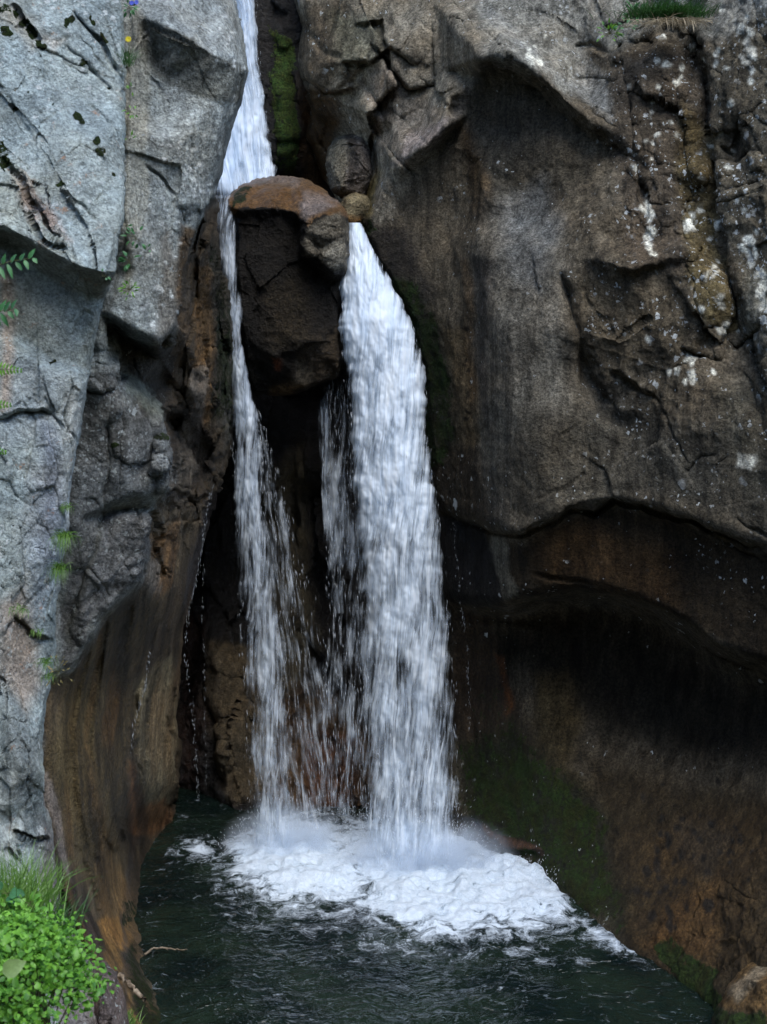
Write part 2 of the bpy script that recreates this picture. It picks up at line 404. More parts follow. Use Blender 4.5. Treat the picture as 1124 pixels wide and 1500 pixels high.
# ================================================================== NEAR LEFT CLIFF
L1R = [(187,-900),(187,-60),(185,0),(188,100),(184,200),(182,330),(172,385),(160,432),(150,460),(140,505),(128,570),(116,650),(103,740),(96,800),(86,870),(80,950),(72,1010),(65,1060),(65,1120),(70,1190),(80,1260),(90,1330),(118,1390),(150,1440),(180,1500),(240,1600)]
ctrl = [(-350,-60,11.9),(0,-60,12.8),(187,-60,13.1),(300,-60,13.3),(100,0,12.85),(188,100,12.9),(50,120,12.45),(140,250,12.15),(60,250,12.05),(172,300,12.1),(0,200,12.3),(100,330,11.85),(260,200,13.2),(260,400,13),(260,800,13),(260,1200,13),
 (0,610,11.9),(70,600,12.0),(0,700,11.8),(80,700,11.95),(112,650,12.15),(0,850,11.6),(85,850,12.0),(0,1000,11.4),(70,1000,11.9),(30,1120,11.1),(0,1200,11.2),(60,1200,11.6),(0,1300,11.0),(80,1300,11.6),(-350,1300,9.5),(-350,700,10.3),(-350,900,10.1),(150,1450,11.2),(60,1500,10.5),(200,1550,11.2),(-350,1604,9),(0,1604,10),(300,1604,12),(-350,100,11.4)]
chains = [[(-350,330,10.9),(0,330,11.7),(35,350,11.75),(75,372,11.7),(120,392,11.6),(160,402,11.65),(180,400,11.9)],
 [(-350,345,11.0),(0,345,11.9),(34,372,12.12),(60,400,12.15),(100,424,12.1),(142,436,12.08),(155,436,12.25)],
 [(-10,478,12.12),(15,484,12.18),(45,505,12.18),(75,529,12.15),(100,531,12.1),(136,540,12.15)],
 [(-10,492,12.0),(12,500,12.0),(42,522,11.98),(72,544,11.95),(102,543,11.95),(134,556,12.05)],
 [(130,570,12.05),(118,650,12.1),(104,740,12.15),(97,800,12.15)],[(112,575,11.95),(100,650,11.97),(92,740,11.95),(88,800,11.95)]]
feats = [('crack',[(0,127),(25,160),(45,200),(70,235),(85,268),(110,295),(125,305),(145,325)],2.2,.14),('step',[(0,230),(30,255),(50,290),(75,330),(95,350)],.06,30,.06),
 ('step',[(110,12),(130,35),(150,55),(160,80),(172,100),(183,130)],.05,35,.04),('step',[(20,5),(40,30),(60,60)],.05,20,.06),('step',[(95,65),(125,88),(140,103),(165,135)],.03,30,.03),
 ('crack',[(165,95),(180,110),(184,135),(176,140)],3,.2),('crack',[(130,150),(150,172),(170,205)],1.8,.08),
 ('step',[(45,310),(65,340),(75,350),(100,360)],.05,25,.05),('crack',[(103,350),(110,385),(125,412),(135,435)],1.6,.1),('crack',[(90,530),(105,545),(125,550),(140,548)],2,.1),
 ('step',[(-20,615),(10,612),(30,602),(60,596),(78,608)],.09,35,.07),('crack',[(78,610),(90,640),(95,680)],2,.06),('crack',[(60,640),(65,700),(75,730),(90,760)],2,.05),
 ('step',[(0,930),(25,900),(50,930),(80,940)],.06,30,.05),('crack',[(25,1010),(40,1050),(45,1100)],2,.05),('step',[(20,1215),(50,1225),(75,1220)],.12,20,.15),
 ('crack',[(20,820),(30,870),(60,900)],2,.05),('crack',[(10,980),(30,1020),(28,1080)],2,.06),('step',[(115,1375),(135,1410),(160,1450),(175,1500)],.10,20,.05)]
facets = [(None,0,85,1.7,R(50),.05,.01,3),(None,0,32,1.5,R(50),.022,.006,4),([(0,560),(130,560),(90,1250),(-40,1250)],40,40,2.2,R(80),.07,.03,5)]
zl = [([(-400,330),(35,345),(75,370),(120,392),(165,402),(160,440),(140,440),(95,425),(60,400),(36,370),(-400,360)],4,dict(col=(.17,.18,.16),lich=.1),1),
 ([(16,400),(60,400),(95,425),(142,437),(140,500),(134,545),(75,530),(45,505),(12,480)],5,dict(col=(.235,.265,.245),lich=.02,am=.5),1),
 ([(0,510),(70,545),(132,560),(115,660),(100,750),(70,760),(50,650),(0,650)],20,dict(col=(.27,.31,.32),lich=.05,am=.6),.8),
 ([(60,620),(80,630),(95,760),(85,850),(60,800)],14,dict(col=(.16,.19,.24)),.7),([(40,680),(70,700),(85,860),(50,900),(30,800)],20,dict(col=(.17,.19,.23)),.5),
 ([(0,240),(30,235),(45,300),(70,330),(120,390),(80,370),(35,350),(0,330)],12,dict(col=(.30,.34,.31)),.8),([(30,255),(60,290),(90,340),(60,330),(35,290)],10,dict(col=(.40,.25,.18)),.45),([(70,290),(100,350),(90,350),(60,310)],8,dict(col=(.38,.24,.17)),.4),
 ([(0,890),(40,860),(60,1000),(40,1050),(0,980)],16,dict(col=(.26,.15,.08)),.5),([(0,400),(18,400),(14,600),(0,600)],8,dict(col=(.36,.27,.2)),.6),
 ([(0,1000),(40,1050),(60,1100),(60,1250),(0,1200)],20,dict(col=(.14,.155,.15)),.7),([(0,1140),(20,1130),(40,1200),(20,1260),(0,1260)],9,dict(col=(.40,.44,.42)),.6),
 ([(60,1200),(80,1220),(100,1330),(150,1440),(180,1500),(180,1600),(100,1600),(60,1400)],14,dict(col=(.13,.115,.11)),.85),([(120,1420),(140,1410),(170,1470),(180,1510),(130,1510)],6,dict(col=(.24,.21,.2)),.9),([(65,1150),(75,1150),(95,1260),(85,1270)],3,dict(col=(.28,.25,.23)),.9),
 ([(0,0),(45,15),(70,50),(50,75),(30,45),(0,30)],12,dict(col=(.33,.32,.27)),.7),([(60,50),(100,55),(80,75)],9,dict(col=(.42,.40,.35)),.8),
 ([(100,580),(118,590),(104,740),(95,790),(90,740)],4,dict(col=(.38,.42,.42)),.9)]
dots = [(10,8,8),(2,10,6),(22,14,6),(35,25,9),(45,35,8),(50,48,8),(60,62,8),(66,66,6),(7,44,10),(15,48,6),(99,33,7),(105,30,4),(62,80,4),(46,73,2),(75,149,4),(63,101,3),(45,137,3),(15,141,7),(18,162,5),(113,165,8),(121,173,7),(143,208,7),(150,222,8),(166,256,5),(90,268,6),(5,225,12),(12,240,10),(2,210,9),(75,534,6),(80,533,6),(75,238,3),(137,91,4),(128,90,7),(150,55,6),(155,62,6),(133,33,5),(138,40,4),(115,4,6),(165,130,5)]
for i, (x, y, r) in enumerate(dots):
    poly = [(x + r * (1 + .35 * math.sin(i * 3 + k * 2.1)) * math.cos(k * 1.05) * .9, y + r * (1 + .3 * math.cos(i * 5 + k * 1.7)) * math.sin(k * 1.05)) for k in range(6)]
    zl.append((poly, 2.0, dict(moss=.86), 1))
cl = sheet('cliff_near', M_left, [(-350,-900),(-350,1600)], L1R, ctrl, chains, (-30, 300), rim=(0, .35), rimr=(1, 14), ck=.5, features=feats, facets=facets, paint=painter(((.25, .30, .30), .05, .5), zl), amp=.7, seed=3, ret=(0, 2.5), sm=1, st=2.1)
tag(cl, "grey lichen-speckled cliff nearest the viewer, filling the picture's left edge", kind='structure')

def flowpaint(p):
    """mineral streaks that follow the polished sweep of the rock down to the pool"""
    def f(PX, PY, wx, wy, X, D, Z, am):
        rgb, wet, moss, lich, am = p(PX, PY, wx, wy, X, D, Z, am)
        d = PX - np.interp(PY, [q[1] for q in L1R], [q[0] for q in L1R]) + 6 * fbm(PX / 40, PY / 90, 0 * PX, 2, 811)
        k = zone(PX, PY, [(222,790),(212,850),(150,905),(105,985),(60,1000),(60,1500),(240,1500),(190,1350),(250,1190),(275,920),(300,780)], 14)
        st = 1.3 * fbm(d / 9, PY / 170, 0 * PX, 3, 821, .6) + .8 * noise(d / 22, PY / 260, 0 * PX, 831)
        rgb = rgb * (1 + k * np.clip(.75 * st, -.6, .8))[..., None]
        org = k * sstep(.35, .8, noise(d / 13, PY / 150, 0 * PX + 3, 841) + .35 * sstep(1150, 1350, PY)) * .33
        rgb = rgb * (1 - org[..., None]) + np.array((.20, .11, .04)) * org[..., None]
        return rgb, wet, moss, lich, am
    return f
SWZ = [(222,800),(212,850),(150,905),(105,985),(60,1000),(60,1500),(240,1500),(190,1350),(250,1190),(275,920),(300,780)]
def flutes(PX, PY, D):
    d = PX - np.interp(PY, [q[1] for q in L1R], [q[0] for q in L1R]) + 10 * fbm(PX / 60, PY / 120, 0 * PX, 2, 811)
    k = zone(PX, PY, SWZ, 16) * sstep(15, 80, d)
    w_ = 1 - np.abs(noise(d / 20, PY / 420, 0 * PX, 861)) * 2; v_ = fbm(d / 9, PY / 260, 0 * PX, 2, 871)
    return D - k * (.17 * w_ + .05 * v_)
# ================================================================== GORGE SIDE BEHIND IT
L2L = [(x - 45, y) for x, y in L1R]
L2R = [(330,-900),(345,-60),(347,0),(360,60),(366,105),(356,150),(340,200),(328,250),(320,285),(316,330),(322,380),(335,430),(342,500),(346,600),(340,660),(318,720),(300,790),(285,860),(272,920),(268,1000),(262,1050),(268,1100),(262,1160),(258,1180),(266,1196),(300,1220),(340,1245),(340,1600)]
ctrl = [(100,-60,13.2),(150,-60,13.3),(187,0,13.05),(192,100,12.95),(188,200,12.8),(185,330,12.5),(165,440,12.65),(100,200,13.2),(100,400,12.8),(205,5,13.1),(270,-60,13.6),(420,-60,14.4),(347,0,14.0),(300,20,13.5),
 (230,170,13.1),(270,200,12.95),(330,200,13.35),(312,265,13.4),(270,300,13.05),(215,300,12.8),(200,400,12.7),(245,380,12.95),(420,200,14.5),(420,400,18.6),
 (150,460,12.7),(155,540,12.7),(175,545,12.75),(176,600,12.8),(122,650,12.85),(112,760,12.85),(150,700,12.95),(130,850,13.1),(60,600,12.9),(50,800,13),(50,1000,13.1),(182,605,12.9),(235,620,13.2),(250,660,13.45),(180,700,12.95),(212,800,13.3),(200,850,13.35),(160,800,13.15),(140,880,13.3),
 (222,770,13.9),(214,840,13.9),(310,300,15.2),(300,450,16.2),(290,450,15.6),(345,450,17.8),(348,650,18.2),(420,650,19),(300,640,16.9),(270,600,15.3),(262,650,15.2),(300,740,17.2),(265,740,15.6),(240,800,15),(310,820,18),(255,860,16),(230,900,15.5),(180,960,14.8),(300,560,16.2),(320,560,17.3),
 (290,1000,19),(240,1000,17.2),(200,1000,15.8),(130,1000,14.3),(82,1000,13.5),(72,1100,13.2),(130,1150,13.9),(180,1150,15),(215,1150,16.4),(250,1150,18.6),(30,1150,12.8),(30,1350,12.4),
 (150,1250,14.8),(100,1250,13.3),(150,1350,14.4),(100,1350,13.0),(180,1400,14.6),(140,1450,13.4),(180,1500,13.4),(225,1550,13.5),(140,1604,12.8),(50,1604,12.3),(330,1190,21),(350,1250,20.5),(350,1350,19),(350,1500,17),(350,1604,16),(420,1100,20),(420,900,20)]
chains = [[(318,285,13.45),(300,308,13.3),(284,335,13.2),(270,400,13.15),(264,450,13.15)],[(322,292,14.6),(306,320,14.4),(294,345,14.3),(279,400,14.5),(273,450,14.6)],[(205,22,13.0),(240,35,12.92),(270,50,12.9),(310,75,13.05),(345,97,13.35),(368,105,13.7)],[(225,95,13.18),(245,118,13.16),(290,140,13.15),(320,150,13.25),(352,152,13.55)],
 [(165,462,12.6),(190,478,12.6),(215,488,12.65),(228,498,12.75),(252,470,13.1)],[(163,475,13.3),(180,492,13.5),(212,505,13.7),(232,517,13.8),(256,560,14.6)],[(180,545,13.5),(200,562,13.5),(240,598,13.8)],[(178,565,13.0),(200,582,13.1),(238,612,13.4)],
 [(160,738,13.05),(200,718,13.05),(238,708,13.3)],[(163,748,13.55),(200,745,13.6),(220,745,13.7)],[(155,756,13.3),(185,756,13.15),(218,764,13.25)],
 [(150,908,13.75),(128,945,13.65),(103,988,13.55)],[(158,890,13.3),(140,915,13.3),(112,955,13.35),(92,985,13.4)],
 [(250,1190,19.76),(215,1225,18.9),(195,1250,18.28),(190,1300,17.2),(195,1350,16.25),(205,1400,15.39),(225,1450,14.63),(250,1500,13.93)],
 [(250,560,15.0),(285,575,15.6),(300,600,16.6)],[(246,612,16.0),(262,640,16.2),(290,690,17.2)]]
feats = [('crack',[(186,-10),(190,60),(186,140),(184,200),(183,300),(180,370),(165,430),(150,470)],3,.08),('crack',[(205,25),(222,60),(228,100)],2,.10),('crack',[(210,105),(230,120),(235,140)],2,.1),('crack',[(210,240),(235,258),(262,290)],2,.1),('crack',[(278,195),(280,245),(295,265)],2,.06),
 ('step',[(330,285),(310,330),(290,380),(284,450),(270,520),(266,580)],.15,25,.1),('crack',[(287,350),(284,420),(290,470),(286,540)],3,.35),('crack',[(302,380),(296,450),(306,520),(318,600)],3,.2),
 ('crack',[(140,530),(160,540),(180,548)],2,.15),('crack',[(180,480),(178,560),(180,640),(172,720)],2.5,.12),('crack',[(160,600),(158,680),(150,760),(120,860),(100,930)],4,.16),('step',[(110,560),(128,570),(150,575),(170,570)],.05,30,.05),
 ('crack',[(250,600),(285,585),(310,620)],5,.5),('crack',[(240,650),(262,660),(300,650),(318,680)],5,.5),('crack',[(256,610),(248,660),(244,720),(250,760)],4,.35),('crack',[(262,760),(270,700),(280,650)],4,.3),('crack',[(225,770),(250,762),(290,765)],4,.3),('crack',[(250,780),(262,820),(258,860)],4,.3),('step',[(236,720),(262,715),(285,735),(310,720)],.3,25,.2),
 ('crack',[(130,828),(140,840),(150,855),(160,880)],2.5,.1),('crack',[(228,800),(218,850),(190,900),(150,960),(120,1010)],5,.12),('crack',[(300,720),(270,800),(240,880),(215,960),(195,1040),(190,1120),(200,1220)],5,.35),('crack',[(260,860),(235,940),(222,1010),(214,1080),(222,1150)],5,.35),('crack',[(212,985),(200,1030),(196,1100),(206,1170),(196,1235)],5,.35),('crack',[(130,1080),(140,1130),(150,1190),(170,1280),(200,1370)],4,.07),
 ('step',[(130,1100),(145,1150),(150,1230),(165,1300),(195,1370)],-.08,25,.0),('crack',[(245,920),(240,1000),(250,1060),(240,1150)],5,.4),('crack',[(262,980),(254,1060),(264,1120)],5,.4),('crack',[(170,1000),(172,1100),(180,1200),(192,1290)],7,.10),('step',[(180,1070),(205,1120),(212,1180),(200,1225)],-.15,15,.0),
 ('step',[(70,1260),(100,1330),(140,1410),(190,1500)],.12,20,.0)]
facets = [([(100,-900),(380,-900),(380,300),(260,440),(230,500),(170,470),(160,0)],15,90,1.5,R(60),.05,.012,13),([(100,480),(250,480),(340,600),(330,760),(220,880),(100,960)],15,52,1.5,R(70),.05,.03,14),([(220,560),(350,560),(335,700),(300,800),(235,860)],10,30,1.6,R(75),.24,.08,15),([(262,300),(345,300),(345,620),(262,600)],8,26,2.6,R(85),.20,.08,16)]
SW = [(222,770),(212,850),(150,905),(105,985),(60,1000),(50,1600),(340,1600),(340,1200),(260,1180),(275,920),(320,740),(270,800)]
zl = [(SWZ, 14, dict(am=.3), 1),([(100,-900),(380,-900),(380,300),(240,480),(240,700),(60,1000),(60,0)],20,dict(am=.5),1),([(240,480),(266,450),(275,380),(300,310),(322,288),(350,400),(350,900),(320,1100),(360,1200),(360,1600),(60,1600),(60,990),(105,985),(150,905),(212,850),(222,770),(240,720),(180,545),(230,520)],10,dict(col=(.08,.06,.036),wet=.6,lich=0),1),
 ([(205,22),(240,35),(270,50),(310,75),(345,97),(366,106),(356,150),(320,150),(290,142),(245,120),(225,95)],4,dict(col=(.15,.16,.145),lich=.3),1),([(200,-60),(350,-60),(350,90),(310,70),(250,35)],6,dict(col=(.30,.33,.325),lich=.5),1),
 ([(186,-60),(205,22),(225,95),(215,300),(190,430),(180,430),(184,200)],6,dict(col=(.27,.275,.24),lich=.1),.9),
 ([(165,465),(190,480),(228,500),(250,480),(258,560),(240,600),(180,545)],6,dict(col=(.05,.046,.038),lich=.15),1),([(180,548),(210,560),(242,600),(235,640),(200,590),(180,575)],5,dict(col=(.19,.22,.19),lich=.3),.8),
 ([(140,540),(180,545),(180,590),(240,625),(252,700),(220,720),(160,735),(100,900),(100,600)],10,dict(col=(.155,.165,.165),lich=.75),1),([(155,750),(218,758),(222,790),(205,850),(140,905),(90,985),(85,900),(130,800)],8,dict(col=(.165,.17,.17),lich=.25),1),([(150,740),(165,730),(130,850),(100,960),(90,940),(120,850)],5,dict(col=(.09,.095,.085),lich=.2),.8),
 ([(240,330),(262,400),(255,490),(240,500),(228,495)],6,dict(col=(.18,.18,.165),lich=.1),1),([(262,330),(280,330),(272,470),(262,590),(248,540),(256,440)],6,dict(col=(.10,.07,.04),wet=.5),1),
 ([(283,390),(306,390),(308,520),(318,600),(300,640),(282,560)],6,dict(col=(.20,.12,.05),wet=.5),1),([(280,540),(300,530),(305,600),(290,630),(276,600)],5,dict(col=(.26,.23,.19),wet=.4),.8),([(310,430),(318,340),(335,430),(345,560),(346,640),(330,680),(316,600)],7,dict(col=(.05,.045,.03),moss=.62,wet=.7),1),([(325,480),(340,500),(346,600),(340,640),(330,600)],4,dict(moss=.9),1),([(300,330),(316,340),(312,390),(298,380)],4,dict(moss=.6),.8),
 ([(246,600),(300,600),(316,650),(300,720),(262,700),(248,650)],8,dict(col=(.045,.036,.026),wet=.5),1),([(225,720),(262,750),(300,740),(262,850),(235,880),(222,820)],8,dict(col=(.12,.095,.06),wet=.5),1),([(225,780),(262,760),(250,860),(225,880)],6,dict(col=(.22,.12,.045),wet=.6),.7),([(215,820),(235,810),(232,860),(214,890)],4,dict(col=(.3,.27,.23)),.7),([(262,620),(290,640),(275,740),(258,740)],5,dict(col=(.16,.14,.11),wet=.4),.8),
 ([(275,900),(300,780),(340,680),(345,760),(320,900),(290,960)],8,dict(col=(.025,.02,.018),wet=.9),1),([(300,740),(325,700),(310,790),(290,850),(270,900),(270,850)],6,dict(col=(.04,.035,.035),wet=1),1),
 ([(150,920),(210,860),(235,880),(200,1000),(190,1200),(150,1200),(110,1050),(90,1000)],18,dict(col=(.085,.064,.032),wet=.5),.9),([(100,1000),(130,1000),(150,1120),(175,1260),(200,1360),(150,1340),(100,1250),(75,1100)],16,dict(col=(.10,.076,.036),wet=.45),.9),
 ([(200,1000),(250,960),(262,1040),(250,1180),(215,1225),(200,1230),(205,1120)],7,dict(col=(.22,.19,.12),wet=.4),.9),([(195,1110),(215,1180),(250,1170),(250,1200),(205,1235),(192,1260),(188,1200)],6,dict(col=(.20,.09,.032),wet=.6),.8),
 ([(135,1100),(150,1180),(165,1250),(190,1340),(200,1375),(170,1370),(150,1330),(135,1240)],7,dict(col=(.17,.11,.05),wet=.35),.7),([(140,1350),(180,1340),(205,1380),(190,1395),(165,1400)],5,dict(col=(.24,.14,.05),wet=.3),1),([(150,1395),(185,1390),(200,1470),(200,1510),(170,1460)],6,dict(col=(.20,.12,.04)),.9),
 ([(182,1395),(205,1375),(212,1420),(250,1500),(260,1600),(200,1600),(205,1480)],6,dict(col=(.03,.03,.02),moss=.7,wet=.3),1),([(180,1320),(195,1315),(200,1350),(190,1360)],4,dict(moss=.7),1),
 ([(80,1280),(100,1290),(150,1400),(190,1500),(200,1600),(120,1600),(90,1400)],8,dict(col=(.065,.05,.045),wet=.2),1),([(60,1130),(78,1130),(95,1250),(105,1290),(85,1270)],4,dict(col=(.25,.22,.2)),.8),([(188,1225),(215,1228),(205,1245),(192,1260),(192,1600),(184,1600),(182,1300)],3,dict(col=(.03,.025,.02),wet=1),.7)]
for x, y, r in [(170,650,5),(235,645,4),(247,655,5),(210,700,5),(148,700,3),(127,850,4),(192,0,7),(186,80,7),(187,95,6),(188,160,3)]:
    zl.append(([(x + r * math.cos(k), y + r * .7 * math.sin(k)) for k in range(6)], 2.0, dict(moss=.9), 1))
g2 = np.random.default_rng(91)
for (cx_, cy_, sx_, sy_, n_) in ((268,245,24,40,34),(300,270,18,14,12),(345,95,8,8,5),(230,440,14,26,16),(250,350,14,30,8),(335,60,10,30,8)):
    for _ in range(n_):
        x = cx_ + sx_ * g2.normal(); y = cy_ + sy_ * g2.normal(); r = g2.uniform(1.5, 4.2)
        zl.append(([(x + r * g2.uniform(.7, 1.2) * math.cos(k * 1.05), y + r * g2.uniform(.7, 1.2) * math.sin(k * 1.05)) for k in range(6)], 1.6, dict(col=(.62,.66,.66)), .9))
cl = sheet('cliff_gorge_side', M_mid, L2L, L2R, ctrl, chains, (0, 400), rim=(0, 1.6), rimr=(1, 26), ck=.6, hook=flutes, features=feats, facets=facets, smoothzones=[(9, SW, 15)], paint=flowpaint(painter(((.275,.305,.30), .1, .6), zl)), seed=23, ret=(.5, 3.5), st=2.0)
tag(cl, "broken gorge wall behind the pale cliff, brown and water-polished towards the pool", kind='structure')

# ================================================================== BACK WALL OF THE CLEFT
ctrl = [(180,-60,20.5),(180,400,21),(180,800,21.5),(180,1200,21.5),(380,-60,21.2),(400,0,21.1),(430,0,20.9),(380,280,21.5),(400,150,21.0),(425,100,20.8),(425,230,20.8),(445,250,21.6),(480,280,21.8),(520,330,20.8),(600,0,21.5),(600,300,21.5),(840,-60,21),(840,500,20.5),(840,1000,19.8),
 (300,560,21.5),(380,590,21.9),(500,590,21.9),(400,700,21.1),(440,700,20.7),(470,720,21.5),(300,800,21.8),(390,850,21.0),(425,850,20.6),(460,850,21.3),(280,1000,21.7),(285,1165,20.8),(290,900,21.9),(345,1177,19.9),(430,1000,20.3),(480,1000,20.8),(430,1180,19.75),(480,1185,19.9),(540,1190,19.9),(540,1000,20.5),(540,700,21),(650,1000,19.8),(650,1200,19.3),(700,1230,19.0),(180,1300,21),(345,1250,20),(500,1260,20),(700,1300,19.5),(180,1604,20),(840,1604,19),(345,1604,19.5)]
chains = [[(302,960,20.9),(308,1050,20.6),(312,1110,20.4),(328,1170,20.2)],[(330,940,20.5),(340,1050,20.15),(345,1120,20.0),(350,1170,19.8)],[(362,940,20.9),(372,1050,20.5),(378,1120,20.3),(380,1175,20.1)]]
feats = [('crack',[(312,960),(306,1020),(318,1080),(314,1110),(330,1160)],5,.3),('crack',[(434,655),(428,700),(432,760),(440,830)],5,.35),('crack',[(445,640),(446,700),(450,800),(455,900)],4,.2),('crack',[(337,985),(337,990),(338,998)],6,.3)]
facets = [([(230,560),(820,560),(820,1250),(230,1250)],20,55,2.8,R(85),.30,.05,25),(None,0,28,2.0,R(85),.08,.02,26)]
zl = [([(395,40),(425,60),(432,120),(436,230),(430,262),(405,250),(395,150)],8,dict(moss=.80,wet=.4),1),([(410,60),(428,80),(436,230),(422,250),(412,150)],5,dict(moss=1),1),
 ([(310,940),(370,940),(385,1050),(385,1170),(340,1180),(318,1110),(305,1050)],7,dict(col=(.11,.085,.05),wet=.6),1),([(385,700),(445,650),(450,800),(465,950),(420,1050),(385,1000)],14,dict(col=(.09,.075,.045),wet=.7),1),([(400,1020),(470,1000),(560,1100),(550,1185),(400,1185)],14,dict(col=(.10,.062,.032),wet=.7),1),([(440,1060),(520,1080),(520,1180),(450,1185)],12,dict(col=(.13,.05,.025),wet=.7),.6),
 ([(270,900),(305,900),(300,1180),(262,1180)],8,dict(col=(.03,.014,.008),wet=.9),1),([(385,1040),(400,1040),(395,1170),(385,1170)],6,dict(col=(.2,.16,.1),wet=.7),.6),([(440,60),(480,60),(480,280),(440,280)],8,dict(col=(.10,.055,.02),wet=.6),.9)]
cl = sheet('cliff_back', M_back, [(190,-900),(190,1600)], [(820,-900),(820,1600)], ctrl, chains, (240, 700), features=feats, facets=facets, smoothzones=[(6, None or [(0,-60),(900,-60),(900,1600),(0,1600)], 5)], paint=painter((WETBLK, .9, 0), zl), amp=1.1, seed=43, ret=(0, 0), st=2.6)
tag(cl, "dark wet back wall of the cleft behind the falling water", kind='structure')

# ================================================================== RIGHT WALL
L4L = [(380,-900),(412,-60),(424,0),(438,40),(433,100),(440,150),(436,200),(455,235),(478,275),(492,300),(505,318),(520,345),(548,400),(585,470),(600,560),(610,650),(620,740),(630,880),(640,1100),(640,1600)]
ctrl = [(380,-60,20.8),(430,-60,20.5),(480,0,20.1),(560,0,19.8),(640,0,19.4),(700,0,18.9),(760,0,18.5),(850,0,18.2),(950,0,17.7),(1124,0,16.3),(1540,0,13.5),(1540,-60,13.6),(850,-60,18.5),(1124,-60,16.6),
 (445,100,20.4),(490,90,19.9),(530,130,19.9),(500,160,20.3),(560,90,19.6),(600,60,19.3),(650,100,19.1),(540,165,19.5),(580,180,19.3),(610,180,19.1),(460,170,21),(475,230,21),(380,200,21),(380,400,20),(545,210,19.9),(555,250,19.8),(545,290,19.7),(500,200,20.9),(520,300,20.4),(500,280,20.9),
 (662,160,18.6),(670,205,18.5),(702,115,18.3),(740,35,18.3),(800,70,18.0),(860,120,17.8),(850,72,18.0),(890,80,17.6),(905,130,17.3),(700,250,18.3),(720,330,18.1),(770,200,17.9),(780,300,17.75),(850,250,17.4),(640,300,18.8),(680,320,18.65),(600,350,18.9),(650,400,18.6),(700,400,17.9),(750,360,17.4),(830,380,16.9),(860,330,16.9),
 (540,420,19.3),(575,480,19.3),(620,480,18.9),(660,520,18.5),(700,500,17.8),(760,500,16.95),(825,480,16.65),(590,650,19.3),(640,600,18.9),(670,650,18.55),(720,650,17.4),(780,650,16.65),(850,600,16.6),(700,1000,19.0),(740,960,18.6),(780,1000,18.2),(850,1000,18.0),(950,1050,17.4),(1124,1100,15.9),(1050,1150,16.3),(900,1150,17.2),(800,1150,17.6),(720,1150,18.5),(640,1100,19.4),
 (800,1220,17.45),(870,1250,16.9),(900,1320,16.35),(960,1300,15.9),(950,1370,15.5),(1050,1300,15.2),(1124,1300,14.6),(1124,1400,13.9),(1040,1400,14.7),(1124,1490,13.4),(640,1260,19.5),(700,1320,19.5),(780,1370,18.5),(850,1420,17.5),(930,1460,16.5),(1000,1510,15.5),(600,1604,18),(1000,1604,15),(1124,1604,13.3),(1540,1604,11),
 (1540,400,12.6),(1540,800,12.4),(1540,1000,13),(1540,1300,12),(1020,60,17.3),(1000,40,17.5),(960,120,17.0),(1020,150,16.9),(960,250,16.75),(1035,250,16.45),(1040,200,16.5),(1000,350,16.4),(900,350,16.7),
 (840,530,16.85),(875,590,16.75),(862,440,16.7),(900,500,16.35),(960,480,16.05),(1000,520,15.9),(1060,420,15.75),(1124,480,15.3),(1000,620,15.85),(1124,640,15.2),(920,640,16.45),(860,680,16.65),(1060,700,15.6)]
chains = [[(658,140,18.5),(652,185,18.15),(625,212,18.25),(592,235,18.5),(570,275,18.8),(545,325,19.15)],[(662,200,18.75),(640,225,18.8),(610,255,19.0),(585,290,19.1)],
 [(708,84,17.6),(735,78,17.4),(765,90,17.35),(790,110,17.3),(830,150,17.25),(870,182,17.15),(908,196,17.1)],[(714,98,18.1),(735,95,18.0),(765,108,17.95),(790,128,17.85),(830,168,17.65),(870,200,17.45),(905,215,17.3)],
 [(690,165,18.5),(705,240,18.2),(715,300,17.85),(712,360,17.5),(706,430,17.6)],
 [(1022,64,17.25),(1030,110,17.1),(1038,200,16.9),(1050,300,16.55),(1065,400,16.2),(1085,480,15.95)],[(1032,60,16.9),(1041,110,16.75),(1050,200,16.45),(1062,300,16.1),(1078,400,15.8),(1098,470,15.6)],
 [(650,735,18.8),(690,758,18.1),(730,772,17.3),(760,777,16.85),(800,758,16.65),(850,735,16.55),(900,724,16.35),(960,740,16.05),(1040,768,15.65),(1124,800,15.15),(1540,830,12.2)],
 [(648,748,18.98),(690,771,18.38),(730,786,17.6),(760,792,17.15),(803,773,16.92),(855,750,16.78),(905,740,16.6),(960,756,16.3),(1040,784,15.9),(1124,816,15.4),(1540,850,12.4)],
 [(640,866,19.2),(700,882,18.1),(745,885,17.45),(790,872,17.2),(850,862,17.0),(900,868,16.7),(950,885,16.45),(1010,915,16.1),(1050,945,15.85),(1124,970,15.3),(1540,1000,12.2)],
 [(640,882,19.4),(698,898,18.95),(745,901,18.65),(790,889,18.5),(850,880,18.3),(900,886,18.0),(950,905,17.7),(1010,938,17.2),(1050,968,16.9),(1124,994,16.2),(1540,1030,13.2)],
 [(690,1240,18.5),(740,1262,18.0),(790,1290,17.35),(830,1325,16.7),(880,1370,15.9),(930,1395,15.5),(1000,1440,14.8),(1050,1480,14.2),(1100,1510,13.8)],
 [(885,382,16.4),(925,394,16.1),(960,382,16.1),(1000,370,16.05)],[(885,393,16.5),(925,405,16.28),(960,394,16.25),(1003,382,16.12)]]
